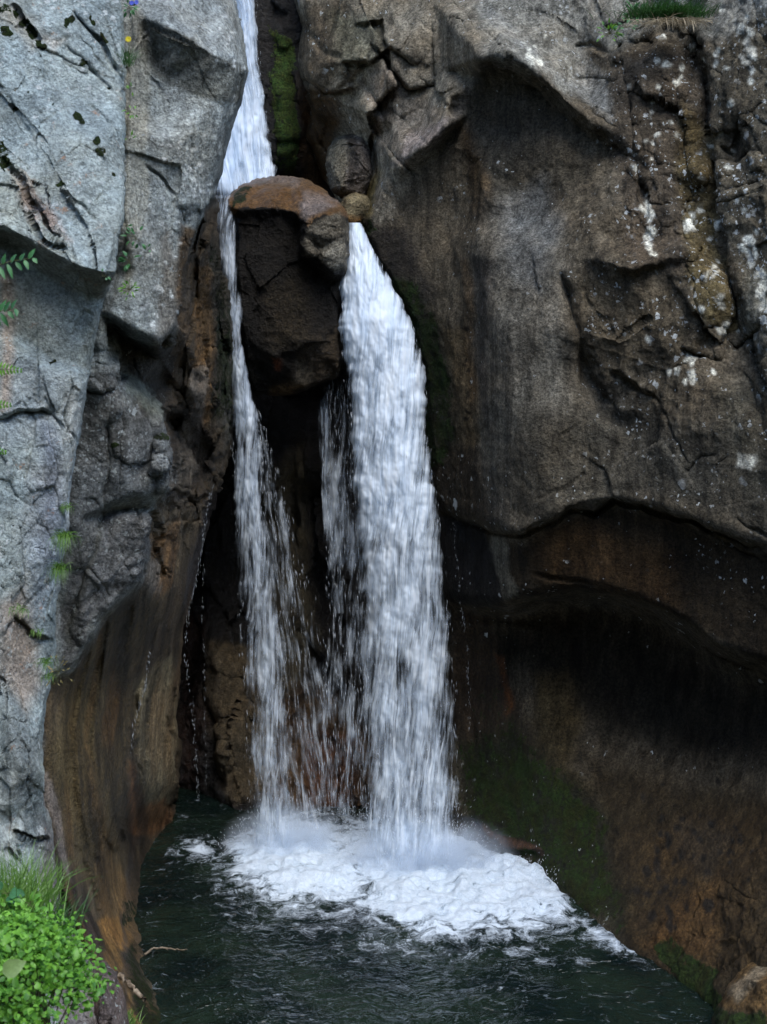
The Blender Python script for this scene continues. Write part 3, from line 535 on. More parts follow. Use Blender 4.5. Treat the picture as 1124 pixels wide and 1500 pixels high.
feats = [('crack',[(436,130),(450,135),(480,140),(515,120),(530,100),(545,60)],4,.25),('crack',[(445,140),(470,200),(488,235)],4,.3),('step',[(450,110),(480,135),(515,130)],.2,25,.15),('crack',[(530,95),(535,130),(560,160),(575,210)],3,.2),('step',[(500,90),(540,90),(575,70),(610,95)],.12,30,.08),('crack',[(615,118),(640,130),(660,105),(690,95)],3.5,.22),('crack',[(575,160),(600,190),(630,210)],2.5,.12),('crack',[(480,230),(510,200),(540,190),(548,240)],3,.3),('crack',[(560,150),(545,190),(550,260),(572,290)],3,.2),('step',[(545,60),(570,90),(600,130),(640,125)],.15,30,.1),('crack',[(440,30),(470,70),(500,90)],4,.25),('step',[(520,40),(560,30),(575,90),(560,140)],.12,25,.08),
 ('crack',[(716,78),(730,115),(775,128),(800,140)],2.5,.12),('crack',[(750,10),(790,18),(820,30),(850,50)],2.5,.12),('crack',[(842,70),(870,62),(895,80),(898,100)],3,.2),('crack',[(838,82),(845,115),(880,115),(912,122)],3,.15),('step',[(838,75),(868,62),(898,80)],-.12,15,.1),
 ('crack',[(905,60),(918,100),(925,160),(930,220),(940,260),(945,300)],3.5,.25),('crack',[(820,125),(870,168),(905,190)],3,.15),('step',[(965,38),(935,50),(920,65),(900,85)],.15,30,.1),
 ('crack',[(960,165),(985,168),(1005,160),(1020,165)],2.5,.12),('crack',[(1010,30),(1020,60),(1032,75)],3.5,.3),('crack',[(1024,70),(1034,150),(1046,230),(1054,300),(1068,400),(1078,470),(1095,480)],3.2,.30),('step',[(1050,235),(1080,232),(1105,215)],-.10,20,.14),('crack',[(1054,215),(1075,228),(1085,190),(1090,165)],4,.2),('crack',[(1015,285),(1035,265),(1050,240)],3,.2),('crack',[(1095,170),(1124,145)],3,.12),
 ('crack',[(945,295),(970,300),(1000,298),(1040,300)],2.5,.10),('crack',[(1050,300),(1080,290),(1124,275)],2.5,.12),('crack',[(1000,298),(1000,330),(1005,375),(1010,395),(1030,470)],2.5,.1),('crack',[(1030,480),(1055,478),(1062,500),(1078,512),(1095,500),(1124,470)],3,.3),('step',[(1000,510),(1030,520),(1060,525)],.08,20,.12),('crack',[(1100,490),(1110,540),(1124,580)],5,.4),('step',[(1124,260),(1100,275),(1060,285)],.1,25,.05),
 ('crack',[(740,298),(770,285),(790,262),(815,242)],2.0,.05),('crack',[(820,395),(830,420),(845,480),(855,530),(875,570),(900,600)],5,.22),('crack',[(900,500),(930,480),(955,462)],2.0,.10),('crack',[(855,420),(880,470),(910,500)],2.0,.07),('crack',[(900,540),(925,560),(955,575),(980,620),(1010,680)],2.5,.12),('step',[(895,540),(925,562),(958,578)],.1,25,.06),('crack',[(1005,690),(1030,670),(1050,668)],2.5,.14),('crack',[(1050,680),(1070,668)],2,.1),('crack',[(815,640),(850,620),(870,600)],2,.05),('crack',[(785,732),(820,720),(850,700),(862,690)],2.5,.10),('crack',[(858,560),(860,640),(866,690)],2,.05),
 ('step',[(640,745),(690,768),(730,778),(760,782),(800,765),(850,740)],.10,30,.15),('step',[(830,740),(870,750),(905,730),(960,745),(1050,775),(1124,805)],.08,30,.18),('crack',[(1000,755),(1060,790),(1124,825)],3,.2),('crack',[(1080,760),(1124,790)],3,.2),('step',[(700,888),(745,893),(790,880),(850,870),(900,876),(950,893),(1010,925),(1050,955),(1124,982)],.10,30,.15),('step',[(780,840),(850,850),(900,862)],.0,20,.06),
 ('crack',[(780,950),(820,970),(850,1000),(852,1060),(845,1100)],2.0,.05),('crack',[(660,930),(680,1040),(700,1120)],6,.15),('step',[(700,1215),(740,1245),(800,1250)],.05,20,.03),('step',[(660,1190),(700,1200),(720,1235)],.12,20,.1),('crack',[(1060,1290),(1090,1310),(1124,1330)],2.5,.06),
 ('crack',[(822,400),(836,440),(850,500),(862,560),(890,610),(930,640)],12,.26),('crack',[(692,360),(700,440),(700,560),(704,680)],13,.28),('crack',[(650,320),(668,400),(680,480),(688,560)],9,.2),('crack',[(760,420),(772,520),(770,640)],16,.10),('crack',[(565,260),(600,330),(640,400),(665,470),(680,560)],12,.15),('crack',[(720,250),(760,330)],10,.04),('crack',[(610,330),(650,430),(665,520)],8,-.06)]
facets = [([(380,-900),(700,-900),(700,60),(650,150),(560,320),(430,260)],20,95,1.3,R(60),.26,.03,33),([(380,-900),(700,-900),(700,60),(650,150),(560,320),(430,260)],20,34,1.3,R(40),.04,.01,34),([(700,-900),(1600,-900),(1600,300),(1000,380),(940,300),(900,190),(710,70)],25,75,1.8,R(75),.13,.025,35),([(880,-900),(1600,-900),(1600,560),(1000,400),(890,390),(915,200)],25,30,1.5,R(70),.05,.015,36),([(800,400),(1600,400),(1600,760),(900,720)],60,140,1.3,R(40),.14,.0,37),([(1000,1280),(1600,1280),(1600,1604),(950,1604)],30,60,1.4,R(120),.06,.0,38)]
zl = [([(380,-900),(700,-900),(720,60),(660,150),(660,200),(560,330),(430,260),(380,0)],14,dict(col=(.26,.24,.21),lich=.12,am=.6),1),([(440,0),(500,0),(520,60),(480,130),(440,120)],16,dict(col=(.11,.085,.06)),.8),([(560,150),(620,140),(650,170),(600,210),(560,230),(540,180)],12,dict(col=(.25,.225,.21)),.8),([(540,100),(580,90),(600,140),(560,170),(535,150)],10,dict(col=(.27,.235,.21)),.8),([(600,200),(655,170),(650,205),(620,215),(595,232),(580,240)],6,dict(col=(.30,.27,.28)),1),([(480,20),(560,20),(560,90),(500,110)],14,dict(col=(.14,.15,.12)),.6),
 ([(436,120),(480,135),(500,170),(485,280),(455,240),(434,190)],7,dict(col=(.085,.05,.02),wet=.6),1),([(560,250),(545,320),(530,320),(535,280)],6,dict(col=(.16,.13,.06)),1),
 ([(700,-60),(1600,-60),(1600,60),(1030,60),(1010,20),(960,40),(905,80),(870,60),(830,140),(800,110),(708,80)],10,dict(col=(.27,.27,.26),lich=.35),1),([(700,10),(740,20),(830,130),(900,180),(905,120),(850,70),(840,120),(790,100)],8,dict(col=(.33,.34,.35),lich=.4),.7),([(660,150),(708,90),(720,100),(690,140),(660,190)],6,dict(col=(.2,.19,.19)),.8),
 ([(690,110),(735,95),(800,130),(905,215),(860,260),(800,290),(740,300),(700,290),(668,190)],14,dict(col=(.105,.093,.075),lich=.05),1),([(672,180),(700,200),(720,290),(715,340),(695,300)],10,dict(col=(.13,.075,.03)),.55),([(690,130),(790,130),(820,240),(720,270),(690,220)],12,dict(col=(.085,.078,.068)),.7),
 ([(905,80),(1030,70),(1050,300),(1060,480),(1000,400),(930,390),(900,200)],14,dict(col=(.10,.082,.065),lich=.55),.9),([(1000,150),(1050,200),(1050,300),(1000,300),(990,220)],12,dict(col=(.15,.115,.055)),.8),([(1000,300),(1050,300),(1085,480),(1030,470),(1005,400)],8,dict(col=(.16,.13,.07),lich=.7),.9),([(1050,80),(1124,20),(1540,0),(1540,560),(1124,560),(1090,470),(1050,250)],10,dict(col=(.13,.115,.09),lich=.75),.9),([(1060,90),(1100,100),(1100,220),(1060,230)],10,dict(col=(.075,.065,.05),lich=.5),.8),([(1090,400),(1124,390),(1124,500),(1100,500)],10,dict(col=(.25,.26,.24),lich=1),.6),([(920,250),(965,300),(960,385),(925,390),(905,320)],12,dict(col=(.10,.08,.062),lich=.8),.8),
 ([(720,290),(800,290),(830,400),(830,600),(760,700),(700,700),(690,560),(700,400)],24,dict(col=(.185,.175,.16),lich=.0,am=.5),.9),([(730,300),(800,260),(820,330),(790,420),(740,400)],20,dict(col=(.16,.175,.20)),.7),([(850,400),(900,400),(1000,420),(1050,500),(1000,540),(900,540),(850,480)],20,dict(col=(.13,.105,.075),lich=.45),.8),([(870,560),(1000,640),(1100,700),(1000,740),(900,720),(850,650)],25,dict(col=(.085,.08,.072),lich=.35),.9),([(700,610),(860,600),(1124,660),(1124,800),(960,740),(900,724),(760,777),(700,762)],40,dict(col=(.085,.08,.070)),.75),([(1050,560),(1200,560),(1200,800),(1080,720)],25,dict(col=(.10,.092,.075),lich=.25),.9),([(1085,660),(1112,665),(1108,688),(1084,684)],4,dict(col=(.8,.8,.76)),.8),
 ([(560,330),(620,300),(680,330),(690,560),(690,680),(640,560),(590,470)],14,dict(col=(.155,.13,.10),wet=.2,lich=0),.95),([(545,320),(600,330),(640,430),(620,470),(570,430),(530,360)],12,dict(col=(.04,.033,.027),wet=.5,lich=0),.95),([(640,470),(690,480),(700,650),(680,660),(660,560)],10,dict(col=(.17,.125,.075)),.8),([(680,380),(694,380),(700,560),(688,600)],6,dict(col=(.16,.095,.045)),.5),([(700,380),(722,380),(716,640),(706,700),(700,560)],7,dict(col=(.07,.06,.055),wet=.2),.7),
 ([(573,400),(610,410),(645,480),(660,560),(672,640),(650,690),(600,690),(590,500)],16,dict(col=(.03,.03,.02),moss=.82,wet=.5),1),([(525,335),(545,318),(556,330),(540,350)],4,dict(moss=.9),1),
 ([(620,660),(700,655),(735,700),(740,770),(690,765),(620,760)],12,dict(col=(.045,.035,.025),wet=.3),.9),([(690,600),(740,640),(760,770),(730,775),(700,700)],10,dict(col=(.15,.14,.125)),.6),
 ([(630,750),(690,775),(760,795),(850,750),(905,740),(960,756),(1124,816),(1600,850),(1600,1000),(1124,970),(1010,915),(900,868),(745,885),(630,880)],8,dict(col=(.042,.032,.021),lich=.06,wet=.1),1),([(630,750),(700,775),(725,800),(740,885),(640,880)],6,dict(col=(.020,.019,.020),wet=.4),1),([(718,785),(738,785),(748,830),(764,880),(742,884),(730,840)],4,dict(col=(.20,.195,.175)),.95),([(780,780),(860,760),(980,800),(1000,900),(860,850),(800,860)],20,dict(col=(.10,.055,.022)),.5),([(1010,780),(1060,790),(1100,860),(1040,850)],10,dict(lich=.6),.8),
 ([(630,884),(745,900),(850,880),(950,905),(1050,968),(1124,994),(1600,1030),(1600,1150),(1124,1150),(1000,1130),(850,1080),(760,1000),(630,1100)],60,dict(col=(.024,.021,.016),lich=0,wet=.0),1),  # hollow under the lower ledge: its shade is painted into the rock colour
 ([(780,990),(840,980),(850,1060),(840,1120),(880,1160),(850,1180),(780,1100)],14,dict(col=(.060,.047,.026),lich=0),1),([(850,1100),(1000,1150),(1124,1160),(1600,1160),(1600,1604),(1040,1604),(900,1400),(880,1250)],25,dict(col=(.044,.033,.019),lich=0,wet=.25),1),([(920,1220),(1050,1200),(1124,1180),(1124,1420),(1000,1430),(930,1390)],25,dict(col=(.065,.041,.018),wet=.35),.8),([(980,1340),(1060,1280),(1040,1400),(940,1390)],14,dict(col=(.12,.065,.025),wet=.3),.7),([(1000,1200),(1080,1220),(1040,1290),(990,1260)],14,dict(col=(.05,.04,.03)),.6),
 ([(660,884),(720,900),(740,1000),(790,1100),(700,1120),(660,1050)],12,dict(col=(.05,.032,.018),wet=.5),.9),([(726,960),(738,960),(752,1040),(740,1050)],5,dict(col=(.15,.055,.015),wet=.3),.8),
 ([(680,1090),(760,1060),(800,1110),(850,1150),(885,1200),(890,1260),(920,1310),(905,1370),(850,1340),(780,1270),(700,1240),(670,1180)],26,dict(col=(.02,.022,.012),moss=.84,wet=.3),1),([(690,1010),(740,1010),(770,1090),(690,1110)],10,dict(moss=.5),.8),([(690,1200),(730,1220),(790,1240),(800,1250),(700,1235)],5,dict(moss=.1,col=(.10,.045,.022),wet=.7),1),
 ([(950,1390),(985,1370),(1010,1400),(1050,1420),(1050,1450),(1090,1500),(1040,1500),(990,1440)],7,dict(moss=.85),1)]
def spots(cx, cy, sx, sy, n, r0, r1, d, seed):
    g = np.random.default_rng(seed)
    for _ in range(n):
        x = cx + sx * g.normal(); y = cy + sy * g.normal(); r = g.uniform(r0, r1)
        zl.append(([(x + r * (.8 + .4 * g.random()) * math.cos(k * 1.05), y + r * 1.15 * (.8 + .4 * g.random()) * math.sin(k * 1.05)) for k in range(6)], 2.2, d, .95))
spots(990, 1225, 30, 40, 26, 2, 6, dict(col=(.02,.018,.016)), 4); spots(985, 1310, 30, 28, 22, 3, 8, dict(col=(.025,.02,.016)), 5); spots(1080, 1240, 20, 30, 8, 2, 5, dict(col=(.02,.018,.016)), 6)
spots(684, 560, 3, 60, 10, 2, 4, dict(col=(.02,.016,.012)), 7)
LW = dict(col=(.85,.87,.85))
spots(952, 335, 7, 22, 14, 2.5, 8, LW, 8); spots(1005, 540, 22, 14, 14, 2, 6, LW, 9); spots(1035, 330, 20, 10, 6, 3, 8, LW, 10); spots(1095, 345, 14, 30, 12, 3, 8, LW, 11); spots(1112, 430, 10, 22, 14, 3, 9, LW, 12)
spots(1050, 430, 12, 60, 16, 2, 5, LW, 13); spots(1095, 80, 8, 26, 8, 3, 7, LW, 14); spots(975, 110, 8, 20, 8, 2, 5, LW, 15); spots(1030, 170, 40, 90, 22, 1.6, 4, LW, 16); spots(950, 180, 12, 40, 10, 2, 4, LW, 17); spots(780, 80, 16, 12, 7, 2, 6, LW, 18)
POL = [(560,250),(640,240),(700,300),(820,300),(860,420),(850,560),(900,640),(1124,640),(1124,1250),(900,1380),(620,1260),(560,500)]
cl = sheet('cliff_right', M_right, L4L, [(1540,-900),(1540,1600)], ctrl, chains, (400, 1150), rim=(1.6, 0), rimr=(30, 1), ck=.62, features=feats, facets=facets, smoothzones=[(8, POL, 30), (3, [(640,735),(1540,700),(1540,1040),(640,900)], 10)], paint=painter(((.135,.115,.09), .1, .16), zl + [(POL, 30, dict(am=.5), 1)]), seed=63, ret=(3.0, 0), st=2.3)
tag(cl, "tall brown rock wall right of the falls with undercut ledges and white lichen spots", kind='structure')
# added slope, unseen behind the camera: blocks low sky light to darken the gorge
hx_ = np.linspace(-60, 60, 90); hy_ = np.linspace(-8, -60, 60); HX, HYY = np.meshgrid(hx_, hy_)
HZ = -1 + 34 * sstep(-6, -44, HYY) + 6 * sstep(-42, -60, HYY) + 1.6 * fbm(HX / 9, HYY / 9, 0 * HX, 4, 500) + .004 * HX ** 2
o = grid_mesh('sky_block_hill', np.stack([HX, HYY, HZ], -1), 60, 90, M_right, dict(wet=0 * HX, moss=.5 + .5 * fbm(HX / 3, HYY / 3, 0 * HX, 3, 505), lich=0 * HX), np.ones(HX.shape + (3,)) * np.array((.1, .085, .06)))
tag(o, 'added mossy slope, unseen behind the camera, blocking low sky light', kind='structure')

# ================================================================== BOULDERS
def boulder(name, outline, ctrl, chains, mat, paint, roll, rollpx, thick, label, group=None, nA=420, nR=110, amp=1.0, seed=5, facet=None, feats=()):
    o = np.array(outline, float); cen = o.mean(0); o = np.concatenate([o, o[:1]]); seg = np.hypot(*np.diff(o, axis=0).T); L = np.concatenate([[0], np.cumsum(seg)])
    t = np.linspace(0, L[-1], nA + 1); ox = np.interp(t, L, o[:, 0]); oy = np.interp(t, L, o[:, 1])
    k = np.array([1, 2, 3, 2, 1.]); k /= k.sum()
    ox = np.convolve(np.concatenate([ox[-3:-1], ox, ox[1:3]]), k, 'valid'); oy = np.convolve(np.concatenate([oy[-3:-1], oy, oy[1:3]]), k, 'valid'); ox[-1] = ox[0]; oy[-1] = oy[0]
    r = (np.arange(nR + 1) / nR) ** .85; r[0] = 1e-3
    PX = cen[0] + r[:, None] * (ox - cen[0]); PY = cen[1] + r[:, None] * (oy - cen[1])
    x0, x1, y0, y1 = PX.min() - 30, PX.max() + 30, PY.min() - 30, PY.max() + 30
    corners = [(x0 - 5, y0 - 5, ctrl[0][2]), (x1 + 5, y0 - 5, ctrl[0][2]), (x0 - 5, y1 + 5, ctrl[-1][2]), (x1 + 5, y1 + 5, ctrl[-1][2])]
    G, gx, gy = raster(list(ctrl) + corners, chains, x0, x1, y0, y1, 1.0); D = bil(blur(G, 2), gx, gy, PX, PY)
    if facet:
        size, a_, gr, sdn = facet; f1, f2, r1, r2, r3, cu, cv = voronoi(PX / size, PY / size, sdn)
        D = D + a_ * ((r1 - .5) + (r2 - .5) * cu * 1.3 + (r3 - .5) * cv * 1.3) + gr * np.exp(-((f2 - f1) / .06) ** 2)
    for ft in feats:
        d, sdv, fr_ = polydist(PX, PY, ft[1]); D = D + np.clip(np.minimum(fr_, 1 - fr_) * 7, 0, 1) * ft[3] * np.exp(-(d / ft[2]) ** 2)
    dist, _, _ = polydist(PX, PY, [tuple(p) for p in o]); u = np.clip(dist / rollpx, 0, 1)
    D = D + roll * (1 - np.sqrt(np.clip(1 - (1 - u) ** 2, 0, 1)))
    V = np.stack([(PX - CX) / F * D, D, CZ - (PY - HY) / F * D], -1)
    nn = np.cross(np.gradient(V, axis=1), np.gradient(V, axis=0)); nn /= np.linalg.norm(nn, axis=-1, keepdims=True) + 1e-9; nn = np.where(nn[..., 1:2] > 0, -nn, nn)
    X, Yv, Z = V[..., 0], V[..., 1], V[..., 2]
    disp = .05 * fbm(X * 2, Yv * 2, Z * 2, 3, seed) + .022 * ridged(X * 6, Yv * 6, Z * 6, 3, seed + 3) + .012 * fbm(X * 18, Yv * 18, Z * 18, 3, seed + 5)
    rgb, wet, moss, lich, am = paint(PX, PY, PX, PY, X, Yv, Z, np.ones(PX.shape))
    V = V + nn * (disp * amp * am)[..., None]; V[:, -1] = V[:, 0]
    # far side: rings closing behind the outline
    rim_ = V[-1]; c = rim_.mean(0); back = []
    for kk in range(1, 13):
        a = kk / 12 * math.pi / 2; q = c + (rim_ - c) * max(math.cos(a), 1e-3); q = q.copy(); q[:, 1] = rim_[:, 1] * math.cos(a) + c[1] * (1 - math.cos(a)) + thick * math.sin(a); back.append(q)
    V = np.concatenate([V, np.stack(back)], 0)
    ex = lambda A: np.concatenate([A] + [A[-1:]] * 12, 0)
    ob = grid_mesh(name, V, V.shape[0], V.shape[1], mat, dict(wet=ex(wet), moss=ex(moss), lich=ex(lich)), ex(rgb), flip=True)
    return tag(ob, label, 'boulder', group)
M_bould = rock_material('wet_boulder_granite', 1.0, .6, .15, 1.0)
ol = [(330,290),(340,281),(355,271),(377,262),(403,257),(425,257),(449,262),(468,272),(482,286),(499,298),(506,312),(507,341),(509,374),(508,394),(502,422),(498,456),(500,487),(504,523),(497,552),(482,559),(456,566),(437,574),(403,580),(372,576),(362,552),(358,518),(352,480),(349,432),(347,384),(345,336),(342,315),(334,306)]
bc = [(330,240,19.9),(420,240,19.9),(510,250,19.9),(380,272,19.2),(430,270,19.2),(470,285,18.9),(400,290,18.5),(355,285,18.7),(440,290,18.5),
 (345,400,18.5),(350,430,18.5),(400,430,18.38),(450,430,18.34),(485,430,18.36),(488,480,18.34),(500,430,18.5),(360,500,18.5),(400,520,18.4),(430,500,18.32),(460,500,18.24),(480,520,18.4),(350,600,19.0),(400,575,18.85),(440,560,18.6),(500,600,18.9),(465,545,18.55),(425,545,18.5)]
bch = [[(325,300,18.6),(349,308,18.55),(372,305,18.42),(401,304,18.36),(425,307,18.33),(441,314,18.25)],[(325,318,19.0),(349,318,18.68),(372,315,18.5),(401,314,18.43),(425,317,18.4),(434,325,18.38)],
 [(443,318,18.14),(447,345,18.12),(446,366,18.15),(458,372,18.12),(470,386,18.1),(478,395,18.08),(490,398,18.1),(508,390,18.18)],[(434,330,18.48),(437,350,18.45),(437,372,18.42),(452,382,18.42),(464,396,18.42),(476,407,18.4),(492,410,18.42),(510,404,18.5)],
 [(450,310,18.14),(475,312,18.05),(507,318,18.15)],[(455,340,18.06),(480,348,18.0),(505,345,18.12)],[(470,362,18.16),(488,354,18.1),(505,356,18.16)],[(480,375,18.02),(495,378,18.02)]]
BT = [(340,315),(349,309),(372,306),(401,305),(425,308),(441,315),(455,330),(462,318),(480,312),(508,318),(520,250),(320,240),(320,300)]
bz = [(BT,1.2,dict(col=(.13,.073,.028),wet=.85),1),([(395,250),(440,255),(440,275),(400,268),(370,272),(360,268)],6,dict(col=(.16,.125,.10)),.8),([(442,285),(470,285),(498,300),(470,310),(445,318),(438,300)],5,dict(col=(.2,.175,.165)),.8),([(455,325),(500,312),(508,330),(508,395),(490,400),(460,376),(444,370),(444,340)],3,dict(col=(.125,.115,.09),wet=.2),1),([(470,360),(505,352),(507,390),(490,399),(475,385)],4,dict(col=(.22,.215,.18)),.9),
 ([(338,283),(350,277),(368,280),(364,290),(350,302),(340,305)],3,dict(moss=.78),1),([(440,500),(500,480),(500,555),(450,570),(420,560)],12,dict(col=(.055,.04,.023),wet=.6),1),([(430,530),(455,540),(450,565),(430,560)],6,dict(col=(.2,.17,.12)),.6),([(398,522),(408,525),(407,540),(400,538)],3,dict(col=(.14,.045,.02)),.8),([(380,420),(440,400),(450,500),(400,520)],18,dict(col=(.035,.026,.013)),.7),([(400,565),(450,560),(430,580),(400,582)],6,dict(col=(.14,.09,.04)),.7)]
boulder('boulder', ol, bc, bch, M_bould, painter(((.0085,.007,.005), .45, 0), bz), (.38), 6, 1.6, 'big dark chockstone with wet orange-brown top wedged between the two falls', facet=(46, .05, .0, 7), feats=[('c',[(441,262),(438,280),(445,300)],2,.05)])
GB = 'stones lodged in the upper cleft'
boulder('boulder', [(478,240),(480,218),(495,202),(518,192),(536,196),(545,214),(547,245),(545,272),(538,292),(520,296),(500,290),(484,278)], [(470,180,20.6),(500,220,19.9),(520,215,19.75),(535,240,19.75),(510,260,19.75),(520,290,19.9)], [], M_bould, painter(((.19,.17,.15), .15, 0), [([(505,190),(520,190),(525,250),(515,270),(505,240)],3,dict(col=(.05,.045,.04)),.8),([(478,190),(505,190),(505,290),(478,280)],6,dict(col=(.15,.14,.10)),.8)]), .6, 16, .9, 'upright rounded granite stone with a dark vertical stripe above the right fall', GB, 260, 60, seed=15, facet=(30, .05, .0, 8))
boulder('boulder', [(497,300),(504,288),(522,280),(540,284),(549,298),(547,312),(534,326),(528,338),(508,336),(500,318)], [(470,270,20.4),(510,295,19.55),(530,295,19.45),(540,305,19.5),(515,315,19.4),(520,335,19.5)], [], M_bould, painter(((.20,.17,.10), .3, 0), [([(500,315),(530,318),(530,340),(500,340)],5,dict(col=(.22,.11,.03)),.8)]), .5, 12, .7, 'small greenish-yellow stone directly at the lip of the right fall', GB, 220, 50, seed=25)
GR = 'wet rocks at the right-hand pool edge'
boulder('boulder', [(1035,1510),(1045,1478),(1062,1447),(1088,1412),(1124,1388),(1180,1370),(1260,1400),(1290,1500),(1240,1600),(1120,1610),(1050,1580)], [(1000,1360,14.2),(1090,1430,13.6),(1124,1450,13.3),(1180,1450,13.1),(1100,1520,13.2),(1124,1580,13.1)], [], M_right, painter(((.14,.085,.035), .4, 0), [([(1065,1455),(1124,1400),(1124,1425),(1080,1470)],5,dict(col=(.28,.23,.17)),.9),([(1040,1470),(1070,1480),(1124,1490),(1124,1600),(1035,1600)],8,dict(col=(.03,.03,.02),moss=.75),1)]), .8, 40, 1.2, 'smooth ochre rock with a pale streak and mossy foot in the bottom right corner', GR, 260, 60, seed=35)
boulder('boulder', [(122,1428),(134,1422),(146,1430),(157,1446),(166,1464),(174,1488),(182,1512),(184,1540),(150,1548),(108,1540),(106,1470)], [(100,1400,11.4),(150,1440,10.9),(160,1470,10.8),(150,1500,10.8),(140,1530,10.9)], [], M_mid, painter(((.12,.10,.095), .1, .3), [([(120,1420),(145,1420),(140,1520),(110,1520)],5,dict(col=(.09,.06,.05)),.8)]), .35, 14, .6, 'pinkish grey stone beside the leafy bush at the lower left', None, 200, 50, seed=45, facet=(40, .05, .0, 9))

# ================================================================== POOL
def pool():
    rows_ = np.concatenate([np.arange(1150, 1532, 1.7), 1532 + 2400 * (np.arange(1, 26) / 25) ** 1.8]); cols_ = np.arange(120, 1260, 2.0)
    cols_ = np.concatenate([[-900, -500, -200, 0, 60], cols_, [1300, 1400, 1600, 2000]])
    PX, PY = np.meshgrid(cols_, rows_); Y = F * CZ / (PY - HY); X = (PX - CX) / F * Y
    hx = PX + 16 * fbm(X * 2.2, Y * 2.2, 0 * X, 4, 301, .6); hy = PY + 9 * fbm(X * 2.2, Y * 2.2, 0 * X + 5, 4, 305, .6)
    core = zone(hx, hy, [(345,1245),(390,1222),(430,1200),(500,1192),(560,1215),(680,1230),(735,1262),(780,1275),(815,1300),(845,1335),(780,1358),(700,1366),(600,1362),(560,1340),(480,1322),(400,1315),(350,1290)], 26)
    wide = zone(hx, hy, [(285,1240),(370,1205),(440,1185),(540,1185),(700,1235),(800,1275),(850,1320),(940,1400),(880,1395),(760,1402),(640,1415),(560,1405),(480,1365),(390,1350),(300,1315)], 48)
    r_ = zone(hx, hy, [(520,1240),(700,1240),(780,1280),(830,1325),(760,1350),(640,1355),(560,1330)], 30)
    l_ = zone(hx, hy, [(350,1240),(420,1215),(470,1230),(520,1280),(470,1310),(370,1300)], 24)
    side = zone(hx, hy, [(235,1240),(270,1225),(310,1240),(320,1255),(270,1260),(240,1258)], 12) * .34 + zone(hx, hy, [(205,1350),(225,1340),(240,1350),(225,1370)], 10) * .22 + zone(hx, hy, [(850,1350),(910,1375),(935,1398),(880,1390)], 12) * .35
    foam = .06 + .40 * wide + .44 * core + .42 * np.maximum(r_, l_) + side
    ch = fbm(X * 3, Y * 3, 0 * X, 4, 310, .6); ch2 = ridged(X * 5, Y * 5, 0 * X, 3, 320)
    z = .028 * fbm(X * 2.0, Y * 2.0, 0 * X, 3, 331, .5) + .006 * ridged(X * 5, Y * 5, 0 * X, 2, 341)
    z = z + wide * (.02 * ch + .012 * ch2) + core * (.03 + .035 * ch + .012 * ch2) + r_ * (.04 + .05 * ch + .02 * ridged(X * 3, Y * 3, 0 * X, 3, 350)) + l_ * (.03 + .04 * ch)
    r_ = r_ * 1.0; heap = np.exp(-(((PX - 770) / 40) ** 2 + ((PY - 1285) / 16) ** 2)); z = z + heap * (.04 + .14 * np.maximum(ridged(X * 4, Y * 4, 0 * X, 3, 360), 0))
    z = np.where(PY > 1532, z * .5, z)
    s = N('pool_water'); tc = s.n('TexCoord').outputs['Object']; fo = s.attr('foam')
    wn = s.n('TexNoise'); s.l(tc, wn.inputs['Vector']); wn.inputs['Scale'].default_value = 2.2; wn.inputs['Detail'].default_value = 4
    wa = s.n('VectorMath', operation='MULTIPLY_ADD'); s.l(wn.outputs['Color'], wa.inputs[0]); wa.inputs[1].default_value = (.55, .55, .55); s.l(tc, wa.inputs[2]); wv = wa.outputs[0]
    f1 = s.noise(wv, 4.2, 6, 0.66, .7); f2 = s.noise(wv, 24, 5, 0.75, 1.2)
    r1 = s.math('SUBTRACT', 1.0, s.math('MULTIPLY', s.math('ABSOLUTE', s.math('SUBTRACT', f1, 0.5)), 5.0))       # thin veins
    val = s.math('ADD', s.math('ADD', fo, s.math('MULTIPLY', s.math('SUBTRACT', f1, .5), 2.6)), s.math('MULTIPLY', s.math('SUBTRACT', f2, .5), 1.1))
    val = s.math('ADD', val, s.math('MULTIPLY', r1, s.math('MULTIPLY', fo, .18)))
    fleck = s.math('MULTIPLY', s.maprange(s.noise(s.mapping(wv, (1, 2.2, 1)), 11, 3, .6, .8), .63, .74), s.maprange(s.noise(tc, 1.2, 3, .6), .47, .62)); mask = s.math('MAXIMUM', s.maprange(val, .36, 1.15, 0, 1, True), s.math('MULTIPLY', fleck, .38))
    foamc = s.mix(s.maprange(s.math('ADD', s.math('MULTIPLY', f2, .6), s.math('MULTIPLY', f1, .4)), .38, .56), (.38, .47, .56), (.56, .64, .72))
    b = s.n('BsdfPrincipled'); s.l(s.mix(mask, s.mix(s.maprange(s.noise(tc, 1.1, 3), .35, .65), (.003, .007, .007), (.010, .018, .012)), foamc), b.inputs['Base Color'])
    s.l(s.maprange(mask, 0, 1, .07, .7), b.inputs['Roughness']); b.inputs['IOR'].default_value = 1.33
    q1 = s.noise(s.mapping(wv, (1, 1.5, 1)), 5.0, 2.5, .5, .5); q2 = s.noise(wv, 30, 3, .6, .3)
    h = s.math('ADD', s.math('MULTIPLY', q1, .09), s.math('MULTIPLY', q2, .003)); h = s.math('ADD', h, s.math('MULTIPLY', mask, .008)); h = s.math('MULTIPLY', h, s.math('SUBTRACT', 1.0, s.math('MULTIPLY', mask, .6))); h = s.math('ADD', h, s.math('MULTIPLY', s.math('MULTIPLY', f2, mask), .018))
    bp = s.n('Bump'); bp.inputs['Strength'].default_value = .8; bp.inputs['Distance'].default_value = 1.0; s.l(h, bp.inputs['Height']); s.l(bp.outputs[0], b.inputs['Normal']); s.l(b.outputs[0], s.out.inputs[0])
